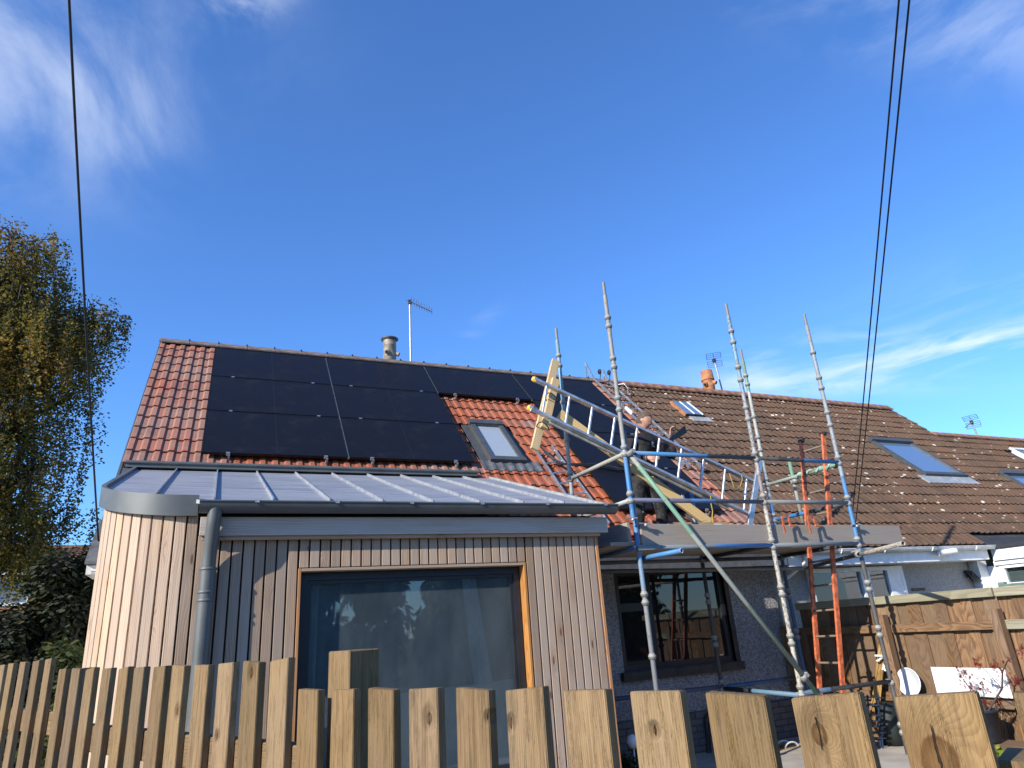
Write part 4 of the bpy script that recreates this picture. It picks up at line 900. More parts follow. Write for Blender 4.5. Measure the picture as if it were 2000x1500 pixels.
ledger('putlog_tube', (7.98, 7.6, 2.17), (6.56, 4.94, 2.175), [(0, BLACKP), (.60, (.14, .12, .10)), (.68, (.42, .38, .31))], 'putlog2', wear=.7, lug=False); coupler((7.05, 5.93, 2.17), (.47, .88, 0))
ledger('putlog_tube', (XA - .25, BY - .35, 2.16), (XC + .2, BY - .12, 2.12), [(0, (.12, .13, .13))], 'under1', lug=False); 
ledger('tie_tube', (7.345, 6.93, 2.62), (7.33, 6.93, 3.62), [(0, (.35, .36, .30)), (.6, MINT)], 'prop', lug=False); coupler((7.33, 6.90, 3.27), (0, 0, 1))
def cframe(p):
    k = MB(); x, y, z = p
    k.beam((x, y - .03, z - .05), (x, y - .03, z + .13), .022, .012, (0, 1, 0)); k.beam((x, y - .03, z + .13), (x + .10, y - .02, z + .15), .022, .012, (0, 1, 0)); k.beam((x + .10, y - .02, z + .15), (x + .115, y - .02, z + .03), .022, .012, (0, 1, 0)); k.beam((x + .09, y - .03, z + .035), (x + .17, y - .03, z + .03), .02, .02, (0, 1, 0))
    return build('board_clip', k, ORANGE, sc)
cframe((5.925, 5.905, 2.475)); cframe((6.315, 5.905, 2.47))
plank('toe_board', (4.07, 5.992, 2.435), (7.94, 5.992, 2.40), 0.225, 0.038, DECKW, sc, hint=(0, 1, 0)); plank('toe_board', (XA - .02, 6.02, 2.46), (XA - .06, 7.10, 2.46), 0.038, 0.225, DECKW, sc)
for (xx, zz, ln) in ((4.05, 2.545, .12), (3.90, 2.60, .10), (7.08, 2.52, .13)):
    k = MB(); k.beam((xx - .02, FY - .02, zz), (xx + ln, FY - .035, zz - .003), .028, .012, (0, 0, 1)); k.lathe([(.012, -.02), (.02, -.015), (.02, .005), (.01, .01)], 8, Matrix.Translation((xx + .05, FY - .03, zz - .012))); build('toe_board_clip', k, ALU_DULL, sc)
dk = 0
for i, yy in enumerate((6.14, 6.37, 6.60, 6.83, 7.06)):
    x0, x1 = (3.72, 7.6) if yy > 6.55 else (3.72, 6.55)
    lab = {0: 'weathered scaffold deck board nearest the toe board', 1: 'weathered scaffold deck board second in from the toe board', 2: 'weathered scaffold deck board along the middle of the platform', 3: 'weathered scaffold deck board second out from the eaves gutter', 4: 'weathered scaffold deck board nearest the eaves gutter'}[i]
    tag(plank('scaffold_board', (x0, yy, 2.352), (x1, yy, 2.350), 0.038, 0.222, DECKW, None, hint=(0, 1, 0)), lab, 'board', 'boards of the scaffold deck')

# ================================================================== ladders
def ladder(name, label, a0, a1, b0, b1, n, mst, mrg, sw=.062, st=.026, rr=.015, caps=None, first=.5, group=None, rungbox=False):
    """a0-a1 and b0-b1 are the two stiles, bottom to top"""
    a0, a1, b0, b1 = [Vector(p) for p in (a0, a1, b0, b1)]
    t_ = thing(name, (a0 + b0) / 2, label, 'ladder', group); ac = (b0 - a0).normalized()
    for p, q, s in ((a0, a1, -1), (b0, b1, 1)):
        o_ = plank('stile', p, q, st, sw, mst, t_, hint=tuple((q - p).normalized().cross(ac).normalized()), bev=.003)
        if caps:
            for e, d in ((q, (q - p).normalized()),):
                k = MB(); k.lathe([(.0, .03), (.022, .026), (.034, .010), (.034, -.03)], 10, frame(e - d * .005, e + d)); build('end_cap', k, caps, t_)
    L = (a1 - a0).length
    for i in range(n):
        f = (i + first) / n; p = a0.lerp(a1, f); q = b0.lerp(b1, f)
        if rungbox: plank('rung', p, q, .034, .026, mrg, t_, hint=tuple((a1 - a0).normalized()), bev=.004)
        else: pole('rung', p, q, rr, mrg, t_, 8)
    return t_
la, lb = onY(1476, 943, 6.45), onY(1042, 740, 6.85); lc, ld = onY(1470, 1008, 6.45), onY(1033, 796, 6.85)
lad = ladder('extension_ladder', 'aluminium extension ladder with yellow end caps tied on its side across the scaffold', lc, ld, la, lb, 10, ALU, ALU, .075, .030, caps=YELLOW, first=.42, rungbox=True)
for f, off in ((0.0, 0.045),):
    plank('slider_stile', lc.lerp(ld, .10) + Vector((0, .055, -.02)), ld.lerp(lc, .10) + Vector((0, .055, -.02)), .06, .028, ALU_DULL, lad, hint=(0, 1, 0))
plank('stabiliser_bar', onY(1462, 1040, 6.40), onY(1484, 900, 6.40), .075, .03, ALU, lad, hint=(0, 1, 0))
k = MB(); k.tube([onY(1036, 803, 6.81), onY(1042, 792, 6.78), onY(1049, 800, 6.83)], .012, 6); build('hook', k, ALU_DULL, lad)
mb = MB()
p = onY(1425, 925, 6.43); mb.tube([p, onY(1428, 935, 6.40), onY(1433, 950, 6.40), onY(1436, 958, 6.41), onY(1446, 950, 6.40), onY(1450, 935, 6.40), onY(1448, 928, 6.42)], .006, 6); build('tie_rope', mb, plain('yellow_rope', (.32, .25, .05), .8), lad)
mb = MB(); mb.tube([onY(1388, 968, 6.5), onY(1389, 985, 6.48), onY(1392, 998, 6.5), onY(1391, 1010, 6.5), onY(1394, 1024, 6.48)], .008, 6); build('hanging_rope', mb, MAT['yellow_rope'], lad)
def rl(u, v, h=0.02): return Rf(u, v, h - .06)
r2 = ladder('roof_ladder', 'aluminium roof ladder hooked over the ridge beside the brown tiles', rl(7.33, 3.25), rl(7.33, -0.28), rl(7.66, 3.25), rl(7.66, -0.28), 14, ALU, ALU, .05, .022, .013)
for (s_, u_) in (('l', 7.33), ('r', 7.66)):
    k = MB(); 
    if s_ == 'l': k.beam(rl(u_, -.28), Rf(u_, -.78, .10), .022, .045, tuple(EN)); k.beam(Rf(u_, -.78, .12), Rf(u_, -.78, .12) + Vector((0, .05, -.42)), .022, .04, (1, 0, 0))
    else: k.beam(rl(u_, -.28), Rf(u_, -.55, .06), .022, .045, tuple(EN)); k.beam(Rf(u_, -.50, .08), Rf(u_, -.50, .08) + Vector((0, .05, -.36)), .022, .04, (1, 0, 0))
    build('ridge_hook', k, ALU, r2)
for u_ in (7.37, 7.60):
    c_ = Rf(u_, -.20, .16); k = MB(); k.lathe([(.012, -.02), (.045, -.02), (.055, -.012), (.055, .012), (.045, .02), (.012, .02), (.012, -.02)], 16, frame(c_, c_ + Vector((1, 0, 0)))); wh = build('wheel', k, BLACK, r2)
    k = MB(); k.beam(c_ + Vector((.028, 0, 0)), Rf(u_ + .028, -.12, -.04), .008, .025, (1, 0, 0)); build('wheel_fork', k, ALU, r2)
k = MB(); k.tube([Rf(7.70, .02, -.02), Rf(7.84, .10, .06), Rf(7.86, .26, .03), Rf(7.80, .42, -.05)], .012, 6); build('hand_loop', k, ALU, r2)
k = MB(); k.beam(rl(7.33, 1.15, .05), rl(7.33, 1.42, .05), .034, .055, tuple(EN)); build('splice_sleeve', k, WHITE_OLD, r2)
for u_, v_ in ((7.40, 3.32), (7.66, 3.38)):
    k = MB(); k.beam(rl(u_, v_ - .2), rl(u_, v_), .05, .055, tuple(EN)); build('foot', k, ALU, r2)
ladder('roof_ladder', 'aluminium roof ladder lying on the red tiles below the roof window', rl(4.66, 4.90), rl(4.70, 2.96), rl(5.02, 4.90), rl(5.05, 2.80), 7, ALU, ALU, .05, .022, .013)
oa0, oa1 = Vector((6.47, 6.50, 0.0)), Vector((7.165, 6.50, 3.717)); ob0, ob1 = Vector((6.46, 6.17, 0.0)), Vector((7.215, 6.17, 3.725))
ol = ladder('access_ladder', 'orange glass-fibre access ladder standing up through the scaffold', oa0, oa1, ob0, ob1, 13, ORANGE, plain('rung_grey', (.20, .15, .11), .6), .062, .026, .013)
for e in (oa1, ob1):
    k = MB(); d = (oa1 - oa0).normalized(); k.beam(e - d * .01, e + d * .03, .04, .085, (0, 1, 0)); build('end_cap', k, BLACK, ol)
for f in (.80,):
    for a_, b_ in ((oa0, oa1), (ob0, ob1)):
        k = MB(); p = a_.lerp(b_, .845)
        for dz in (0, .02): k.beam(p + Vector((-.05, -.018, dz)), p + Vector((.05, -.022, dz)), .004, .006); k.beam(p + Vector((-.05, .018, dz)), p + Vector((.05, .022, dz)), .004, .006)
        tag(build('lashing', k, NAVY, ol))
k = MB(); ww = [Vector((XC + .01 * math.cos(i * 1.1), 6.02 + i * .030, Z1 - .02 + .028 * math.sin(i * 1.1))) for i in range(24)]; k.tube([p + Vector((.02 * math.cos(i * 1.1), 0, 0)) for i, p in enumerate(ww)], .018, 6); build('wrapped_cloth', k, plain('faded_cloth', (.26, .40, .36), .9, var=.3, scale=30), ol)

# ================================================================== loose timbers, boxes, cables on the scaffold
tp = thing('timber_prop', onY(1047, 878, 6.95), 'pale pine upright strapped to the scaffold, carrying the sideways ladder', 'timber')
ta, tb_ = onY(1044, 878, 6.96), onY(1085, 704, 7.10); plank('long_post', ta, tb_, .10, .045, PINE, tp, hint=(0, 1, 0))
d = (tb_ - ta).normalized(); plank('packing_piece', ta + d * .28 + Vector((.05, -.04, 0)), ta + d * 1.02 + Vector((.05, -.04, 0)), .10, .045, PINE, tp, hint=(0, 1, 0))
for q in ((1078, 775), (1062, 832)):
    p = onY(q[0], q[1], 6.90); k = MB(); k.tube([p + Vector((.07 * math.cos(a_), .09 * math.sin(a_) + .03, .02 * math.sin(a_ * 2) + .05 * math.cos(a_) * -.5)) for a_ in [i * .5236 for i in range(13)]], .007, 6); build('strap', k, BLACK, tp)
tag(plank('timber_plank', onY(1386, 1022, 6.75), onY(1092, 808, 7.03), .12, .045, PINE, None, hint=(0, 1, 0)), 'long yellow pine plank slanting up behind the sideways ladder', 'plank')
mb = MB(); mb.box(4.66, 4.96, 6.20, 6.48, 2.371, 2.60); tag(build('cardboard_box', mb, CARD), 'brown cardboard box at the worker\'s feet, behind the toe board', 'box')
bx = thing('cardboard_box', (5.2, 6.34, 2.371), 'wide cardboard box with an open flap and white label on the scaffold deck', 'box')
mb = MB(); mb.box(5.0, 5.42, 6.20, 6.46, 2.371, 2.60); build('carton', mb, CARD, bx); mb = MB(); mb.prism([(5.0, 6.20, 2.601), (5.12, 6.19, 2.62), (5.13, 6.44, 2.62), (5.0, 6.45, 2.601)], (0, 0, .004)); build('flap', mb, CARD, bx); mb = MB(); mb.box(5.22, 5.33, 6.196, 6.199, 2.50, 2.58); build('label_sheet', mb, WHITE, bx)
rc = thing('mounting_rails', onY(1400, 1010, 7.0), 'short black mounting rails leaning on the red tiles above the eaves', 'rails')
for dx in (0, .05): plank('rail', Rf(6.62 + dx, 5.02, -.07), Rf(6.40 + dx, 4.55, -.07), .035, .035, PVFRAME, rc)
plank('aluminium_offcut', (5.52, 6.72, 2.372), (5.42, 6.95, 3.06), .05, .02, tubemat('blue_alu', [(0, BLUE), (.5, (.3, .4, .48))], .5), None) and None
for o_ in [o for o in COL.objects if o.name.startswith('aluminium_offcut')]: tag(o_, 'blue metal strip leaning upright behind the cardboard boxes', 'strip')
R3 = random.Random(5)
cb = thing('roof_cable', onY(1130, 900, 7.4), 'loose black solar cable trailing across the red tiles and the panel column', 'cable')
for j in range(4):
    pts = []
    for (x_, y_) in ((1052, 868), (1070, 888), (1095, 903), (1125, 908), (1160, 908), (1200, 914), (1232, 921)):
        f_ = onroof_h = None
        dd = ray(x_ + R3.uniform(-2, 2), y_ + R3.uniform(-3, 3)); nrm_ = EN; tt = ((O - Vector((0, 0, HC))).dot(nrm_) + .02 + .01 * j) / dd.dot(nrm_); pts.append(dd * tt + Vector((0, 0, HC)))
    k = MB(); k.tube(pts, .011, 6); build('strand', k, BLACK, cb)

# ================================================================== aerials and overhead cables
def aerial(label, base, h, bdir, L, n, w, mat, refl=True, lean=(0, 0), fold=True, bar=.012):
    base = Vector(base); t_ = thing('television_aerial', base, label, 'aerial'); top = base + Vector((lean[0], lean[1], h))
    k = MB(); k.tube([base - Vector((0, 0, .2)), top], .019, 10); build('mast', k, ALU_DULL, t_)
    bd = Vector(bdir).normalized(); side = bd.cross(Vector((0, 0, 1))).normalized(); upv = side.cross(bd)
    s0 = top - Vector((0, 0, .04)); k = MB(); k.beam(s0 - bd * .08, s0 + bd * L, bar, bar); build('boom', k, plain('aerial_black', (.03, .03, .035), .5), t_)
    for i in range(n):
        c = s0 + bd * (L * (i + .6) / n); k = MB()
        if fold:
            q = w * (1 - .25 * i / n)
            k.tube([c + side * q + upv * q * .55, c + side * q * .45, c - side * q * .45, c - side * q - upv * q * .1], .0055, 5); k.tube([c + side * q * .9 - upv * q * .7, c, c - side * q * .9 + upv * q * .75], .0055, 5)
        else: k.tube([c - side * w, c + side * w], .0055, 5)
        build('element', k, mat, t_)
    if refl:
        for sgn in (-1, 1):
            k = MB()
            for q in range(4):
                zz = sgn * (.03 + .045 * q); c = s0 - bd * (.06 - .02 * q) + upv * zz; k.tube([c - side * .17, c + side * .17], .0055, 5)
            for xx in (-.17, .0, .16): k.tube([s0 - bd * .06 + upv * sgn * .03 + side * xx, s0 + upv * sgn * .165 + side * xx], .0055, 5)
            tag(build('reflector', k, plain('aerial_black', (.03, .03, .035), .5), t_), kind='stuff')
    k = MB(); k.box(-.03, .03, -.03, .03, -.06, .03, 0, Matrix.Translation(s0)); build('clamp', k, plain('aerial_black', (.03, .03, .035), .5), t_)
    return t_
aerial('television aerial on a tall mast beside the grey flue on the ridge', (3.22, 11.68, 6.40), 1.48, (.62, -.30, -.42), 0.52, 9, 0.11, ALU, False)
aerial('television aerial with a wide reflector grid beside the terracotta pot', (10.80, 11.72, 6.40), 0.98, (-.5, -.55, -.30), .5, 7, .05, MAT['aerial_black'], True, (-.12, 0), False)
aerial('small television aerial leaning on the lower ridge at the far house', (18.15, 10.75, 5.42), 0.55, (-.8, -.2, -.35), .6, 4, .05, ALU_DULL, True, (-.12, 0), False)
def cable(label, a, b, sag, r):
    a = Vector(a); b = Vector(b); n = 24; k = MB()
    k.tube([a.lerp(b, i / n) - Vector((0, 0, sag * 4 * (i / n) * (1 - i / n))) for i in range(n + 1)], r, 8)
    return tag(build('overhead_cable', k, BLACK), label, 'cable', 'overhead cables')
dl = ray(132, -60).normalized()
cable('single black overhead cable running up from the left eaves past the birch', (-1.02, 7.80, 2.62), Vector((0, 0, HC)) + dl * 5.6, .04, .0085)
d1, d2 = ray(1761, -60).normalized(), ray(1782, -60).normalized()
cable('thin black overhead cable of the pair, the one nearer the scaffold', (8.62, 7.37, 2.43), Vector((0, 0, HC)) + d1 * 5.2, .03, .0065)
cable('thin black overhead cable of the pair, the one nearer the big roof window', (8.70, 7.37, 2.43), Vector((0, 0, HC)) + d2 * 5.2, .03, .0065)

# ================================================================== the worker on the scaffold
def make_person():
    base = Vector((4.74, 6.70, 2.371))
    P = thing('person', base, 'worker in black jacket and paint-spotted trousers, standing on the scaffold with black cable in hand', 'person')
    J = {}; E_ = []
    def j(n, p, r, link_=None):
        J[n] = (len(J), Vector(p), r)
        if link_: E_.append((J[link_][0], J[n][0]))
    j('pelvis', (4.74, 6.74, 3.24), (.155, .115)); j('belly', (4.75, 6.73, 3.40), (.150, .115), 'pelvis'); j('chest', (4.77, 6.72, 3.57), (.175, .125), 'belly'); j('upchest', (4.785, 6.72, 3.68), (.145, .105), 'chest')
    j('neck', (4.79, 6.70, 3.785), (.060, .060), 'upchest'); j('skull', (4.80, 6.675, 3.87), (.055, .055), 'neck')
    for s, sx, el, wr in (('l', 1, (5.17, 6.66, 3.48), (5.135, 6.62, 3.72)), ('r', -1, (4.53, 6.64, 3.44), (4.665, 6.50, 3.42))):
        sh = Vector((4.785 + sx * .185, 6.72, 3.665)); j('sh' + s, sh, (.078, .078), 'upchest'); j('ua' + s, sh.lerp(Vector(el), .5), (.066, .066), 'sh' + s); j('el' + s, el, (.055, .055), 'ua' + s)
        j('fa' + s, Vector(el).lerp(Vector(wr), .55), (.050, .050), 'el' + s); j('wr' + s, wr, (.038, .036), 'fa' + s)
    for s, x_, kx in (('l', 4.835, 4.90), ('r', 4.645, 4.575)):
        j('hip' + s, (x_, 6.74, 3.17), (.105, .11), 'pelvis'); j('th' + s, ((x_ + kx) / 2, 6.72, 2.99), (.092, .095), 'hip' + s); j('kn' + s, (kx, 6.69, 2.82), (.070, .074), 'th' + s)
        j('ca' + s, (kx, 6.72, 2.66), (.068, .074), 'kn' + s); j('an' + s, (kx, 6.745, 2.47), (.052, .056), 'ca' + s); j('he' + s, (kx, 6.74, 2.415), (.046, .050), 'an' + s); j('to' + s, (kx + (.03 if s == 'l' else -.03), 6.58, 2.405), (.042, .036), 'he' + s)
    me = bpy.data.meshes.new('skel'); me.from_pydata([v[1] - base for v in J.values()], E_, []); ob = bpy.data.objects.new('skel', me); COL.objects.link(ob)
    ob.modifiers.new('s', 'SKIN'); sv = me.skin_vertices[0].data
    for n, (i, p, r) in J.items(): sv[i].radius = r; sv[i].use_root = (n == 'pelvis')
    ob.modifiers['s'].use_smooth_shade = True
    sb = ob.modifiers.new('u', 'SUBSURF'); sb.levels = 2; sb.render_levels = 2
    dg = bpy.context.evaluated_depsgraph_get(); body = bpy.data.meshes.new_from_object(ob.evaluated_get(dg)); bpy.data.objects.remove(ob)
    mb = MB(); mb.v = [tuple(v.co + base) for v in body.vertices]; mb.f = [tuple(p.vertices) for p in body.polygons]; mb.sm = [True] * len(mb.f)
    wl_, wr_ = J['wrl'][1], J['wrr'][1]
    def mi(c):
        if c.z > 3.775 and abs(c.x - 4.79) < .13: return 2
        if (c - wl_).length < .055 or (c - wr_).length < .055: return 2
        if c.z < 2.50: return 3
        return 0 if c.z > 3.24 else 1
    mb.m = [mi(sum((Vector(mb.v[i]) for i in f), Vector()) / len(f)) for f in mb.f]
    # cloth creases
    vv = []
    for p in mb.v:
        p = Vector(p)
        if p.z < 3.76:
            n_ = mnoise.noise(Vector((p.x * 9, p.y * 9, p.z * 22))) * .011 + mnoise.noise(p * 30) * .005; c_ = Vector((4.75 if p.z > 3.2 else (4.87 if p.x > 4.74 else 4.60), 6.72, p.z)); d_ = (p - c_); p = p + (d_.normalized() * n_ if d_.length > 1e-4 else d_)
        vv.append(tuple(p))
    mb.v = vv
    # head: shaped ball with brow, nose, chin, ears
    look = Vector((.50, -.78, -.34)).normalized(); hx = look.cross(Vector((0, 0, 1))).normalized(); hz = hx.cross(look); hc = Vector((4.805, 6.655, 3.925))
    def hp(x, y, z): return hc + hx * x + look * y + hz * z
    nu, nv = 26, 18; vs = []
    for b in range(nv + 1):
        th = math.pi * b / nv
        for a in range(nu):
            ph = 2 * math.pi * a / nu; x, y, z = math.sin(th) * math.cos(ph), math.sin(th) * math.sin(ph), math.cos(th)
            X, Y, Z = x * .074, y * .094, z * .115
            if z < 0: X *= 1 + z * .28; Y *= 1 + .12 * z
            f = max(0, y)
            Y += f ** 6 * (.026 * math.exp(-((z + .13) / .17) ** 2) * math.exp(-(x / .22) ** 2))          # nose
            Y += f ** 3 * .008 * math.exp(-((z - .22) / .12) ** 2)                                          # brow
            Y -= f ** 3 * .012 * (math.exp(-((z - .04) / .09) ** 2) * (math.exp(-((x - .38) / .16) ** 2) + math.exp(-((x + .38) / .16) ** 2)))   # eye sockets
            Y += f ** 4 * (.007 * math.exp(-((z + .42) / .06) ** 2) - .005 * math.exp(-((z + .52) / .04) ** 2) + .010 * math.exp(-((z + .80) / .14) ** 2))   # lips, chin
            X += math.copysign(.014, x) * (math.exp(-((abs(x) - .98) / .10) ** 2) * math.exp(-((y + .08) / .16) ** 2) * math.exp(-((z + .02) / .22) ** 2))   # ears
            vs.append(hp(X, Y, Z))
    mb.add(vs, [(b * nu + a, b * nu + (a + 1) % nu, (b + 1) * nu + (a + 1) % nu, (b + 1) * nu + a) for b in range(nv) for a in range(nu)], 2, True)
    # hands: palm, four fingers of different length, thumb from the side
    def hand(w_, d, side, n):
        d = Vector(d).normalized(); n = Vector(n).normalized(); side = Vector(side).normalized()
        c = Vector(w_) + d * .05; vs = []; nu_, nv_ = 12, 8
        for b in range(nv_ + 1):
            th = math.pi * b / nv_
            for a in range(nu_):
                ph = 2 * math.pi * a / nu_; vs.append(c + d * (.055 * math.cos(th)) + side * (.043 * math.sin(th) * math.cos(ph)) + n * (.018 * math.sin(th) * math.sin(ph)))
        mb.add(vs, [(b * nu_ + a, b * nu_ + (a + 1) % nu_, (b + 1) * nu_ + (a + 1) % nu_, (b + 1) * nu_ + a) for b in range(nv_) for a in range(nu_)], 2, True)
        for i, (o_, L) in enumerate(((-.032, .066), (-.011, .076), (.011, .072), (.031, .056))):
            p0 = c + d * .035 + side * o_; p1 = p0 + d * (L * .42) + n * .010; p2 = p1 + d * (L * .16) + n * (L * .36); p3 = p2 - d * (L * .18) + n * (L * .22); mb.tube([p0, p1, p2, p3], [.0095, .009, .0085, .007], 8, 2)
        p0 = c - d * .02 - side * .036; p1 = p0 - side * .022 + d * .022 + n * .012; p2 = p1 + d * .022 + n * .018 + side * .004; mb.tube([p0, p1, p2], [.012, .010, .008], 8, 2)
    hand(wl_, (.10, -.15, 1), (-.75, -.6, 0), (.25, -.75, .1)); hand(wr_, (.75, -.55, -.1), (0, .3, 1), (-.3, -.8, .2))
    SKIN = plain('skin', (.42, .22, .15), .55, var=.1, scale=20)
    t = NT('black_jacket'); o = t.tc.outputs['Object']; n_ = t.noise(o, 16, 4); t.bump(t.noise(o, 22, 4, .6), .5, .01); JK = t.done(t.mix(t.mr(n_, .35, .7), (.012, .012, .014), (.028, .027, .028)), .8, 0, .25)
    t = NT('spotted_trousers'); o = t.tc.outputs['Object']; n_ = t.noise(o, 14, 4); sp = t.math('MULTIPLY', t.mr(t.noise(o, 26, 5, .7), .62, .67), t.mr(t.noise(o, 6, 3), .45, .6)); t.bump(t.noise(o, 20, 4, .6), .5, .01)
    TRS = t.done(t.mix(sp, t.mix(t.mr(n_, .35, .7), (.014, .014, .015), (.04, .038, .036)), (.36, .35, .33)), .85, 0, .2)
    b_ = build('body', mb, [JK, TRS, SKIN, plain('work_boot', (.16, .10, .055), .8)], P, base)
    # hair
    hb = MB(); vs = []
    for b in range(10):
        th = math.pi * .60 * b / 9
        for a in range(nu):
            ph = 2 * math.pi * a / nu; x, y, z = math.sin(th) * math.cos(ph), math.sin(th) * math.sin(ph), math.cos(th); lim = .30 + max(0, y) * .38
            zz = max(z, lim - .62 if y < .1 else lim); q = 1.065 + .02 * mnoise.noise(Vector((x, y, z)) * 7)
            k_ = math.sqrt(max(0, 1 - zz * zz)) / max(1e-4, math.hypot(x, y)) if b else 0; vs.append(hp(x * k_ * .074 * q, y * k_ * .094 * q, zz * .115 * q))
    hb.add(vs, [(b * nu + a, b * nu + (a + 1) % nu, (b + 1) * nu + (a + 1) % nu, (b + 1) * nu + a) for b in range(9) for a in range(nu)], 0, True); build('hair', hb, plain('brown_hair', (.10, .065, .045), .8, var=.3, scale=60, bump=.5), P)
    # collar and the pale print on the chest
    cb_ = MB(); cb_.lathe([(.085, -.03), (.078, .02), (.070, .035), (.066, .03), (.07, -.02)], 14, Matrix.Translation((4.79, 6.70, 3.765))); build('collar', cb_, JK, P)
    lg = MB(); c0 = onY(1276, 864, 6.575); lg.lathe([(0, 0), (.020, 0)], 12, Matrix.Translation(c0) @ Matrix.Rotation(math.pi / 2, 4, 'X')); 
    for q, wq in ((-.032, .035), (-.045, .045)): lg.box(c0.x - .015, c0.x - .015 + wq, c0.y - .002, c0.y, c0.z + q, c0.z + q + .007)
    tag(build('chest_print', lg, plain('cream_print', (.55, .50, .36), .8), P))
    pouch = MB(); pouch.box(4.93, 5.03, 6.66, 6.76, 3.02, 3.18); build('tool_pouch', pouch, BLACK, P)
    P.matrix_basis = Matrix.Translation((4.885, 6.93, 2.371)) @ Matrix.Scale(1.045, 4)
    return wl_
wl_ = make_person()
cbun = thing('cable_bundle', (5.2, 6.55, 3.70), 'bundle of black cables and straps held up by the worker', 'cable')
for i in range(9):
    a_ = wl_ + Vector((.02 + .008 * (i % 3), -.03 - .006 * (i // 3), .08)); k = MB(); q = i - 4
    k.tube([onY(1291 + q, 884 + q * .8, 6.70), onY(1303 + q * .6, 868 + q, 6.70), onY(1313, 856 + q * .9, 6.73), onY(1326 + q * .4, 848 + q * 1.1, 6.75), onY(1339 + q * .5, 838 + q * 1.5, 6.77)], [.008, .009, .010, .010, .007], 6); build('strand', k, BLACK, cbun)
k = MB(); k.tube([onY(1317, 818, 6.77), onY(1319, 832, 6.76), onY(1318, 850, 6.75)], .006, 6); build('strand', k, BLACK, cbun)

# ================================================================== picket fence in front of the camera
C0, C1 = 1.1613, -0.46
fx = Vector((0.46, -1, 0)).normalized() * 1.0; fx = Vector((fx.x, fx.y, 0)); fy = Vector((-fx.y, fx.x, 0))
def fline(x, y):
    d = ray(x, y); t = C0 / (d.x - C1 * d.y); return d * t + Vector((0, 0, HC))
GA = [(-62, 1305), (-42, 1303), (-22, 1301), (0, 1299), (16.5, 1296), (39, 1293.5), (64.5, 1291), (88.5, 1287.5)]
GB = [(115.5, 1307), (141, 1306), (168, 1306), (199.5, 1306), (232.5, 1304.6), (262.5, 1304), (300, 1302.5), (336, 1300), (381, 1299.5), (426, 1295.6), (474.6, 1293), (527.4, 1289)]
GC = [(582.5, 1346.5), (647, 1347), (718.6, 1346), (798, 1345), (889, 1346), (986, 1345.5), (1100, 1348), (1230, 1350), (1376, 1353), (1544, 1358), (1743.8, 1357), (1976, 1356), (2260, 1356)]
pfence = thing('picket_fence', fline(700, 1346) * 1, 'rough sawn timber picket fence with wide upright boards in front of the garden', 'fence')
KN = {798: (.066, -.058, .0085), 1230: (.040, -.058, .0045), 1544: (.030, -.049, .0105), 1743.8: (.036, -.076, .0205), 527.4: (.045, -.30, .008), 336: (.075, -.14, .008), 426: (.03, -.20, .006), 474.6: (.055, -.03, .010), 889: (.09, -.05, .004), 986: (.012, -.06, .005)}
Rp = random.Random(21)
def picket(x, y, wdt=.0945, th=.0225):
    p = fline(x, y); top = p.z; mb = MB(); n = 5; vs = []; h = top - .12
    jit = lambda s: Rp.uniform(-s, s)
    zs = [0, h * .4, h * .7, h * .9, h]; tilt = jit(.004); chip = (x == 1376)
    for i, z in enumerate(zs):
        dx = jit(.0012)
        for (a, b) in ((0, 0), (wdt, 0), (wdt, th), (0, th)):
            zz = z + (tilt * (a / wdt - .5) * 2 + jit(.0008) if i == n - 1 else 0)
            if chip and i == n - 1 and a > 0: zz -= .005
            if chip and i == n - 1 and a == 0: zz += .001
            vs.append((a + dx, b + jit(.0006), zz))
    fs = [(4 * i + k, 4 * i + (k + 1) % 4, 4 * i + 4 + (k + 1) % 4, 4 * i + 4 + k) for i in range(n - 1) for k in range(4)] + [(0, 3, 2, 1), (16, 17, 18, 19)]
    mb.add(vs, fs); me = mb.mesh('picket'); bm = bmesh.new(); bm.from_mesh(me)
    ed = [e for e in bm.edges if len(e.link_faces) == 2 and e.calc_face_angle() > .8]
    bmesh.ops.bevel(bm, geom=ed, offset=.0016, segments=2, affect='EDGES'); bm.to_mesh(me); bm.free(); setmats(me, PICKET)
    m_ = Matrix(((fx.x, fy.x, 0, p.x), (fx.y, fy.y, 0, p.y), (0, 0, 1, .12), (0, 0, 0, 1)))
    m_ = m_ @ Matrix.Rotation(jit(.02), 4, 'Z')
    o = inst('picket', me, m_, pfence); kk = KN.get(x, (.02, -9.0, .006)); o['knot_x'] = float(kk[0]); o['knot_z'] = float(h + kk[1]); o['knot_r'] = float(kk[2]); return p
tops = {}
for nm, G in (('a', GA), ('b', GB), ('c', GC)):
    pts = [picket(*q) for q in G]; tops[nm] = pts
    a_ = pts[0] - fx * .04; b_ = pts[-1] + fx * .14
    for dz in (.20, .95):
        za = min(q.z for q in pts) - dz - .055; o = plank('rail', (a_.x + fy.x * .046, a_.y + fy.y * .046, za), (b_.x + fy.x * .046, b_.y + fy.y * .046, za), .095, .045, PICKET, pfence, hint=tuple(fy)); o['knot_x'] = 9.0; o['knot_z'] = -9.0; o['knot_r'] = .01
def fpost(x, y, s=.10, dz=0):
    p = fline(x, y) + fy * .125; o = plank('post', (p.x, p.y, 0), (p.x, p.y, p.z + dz), s, s, PICKET, pfence, hint=tuple(fy)); o['knot_x'] = 9.0; o['knot_z'] = -9.0; o['knot_r'] = .01
fpost(612, 1312, .098, .045); fpost(104, 1300, .098, -.02); fpost(1990, 1420, .098, -.05)

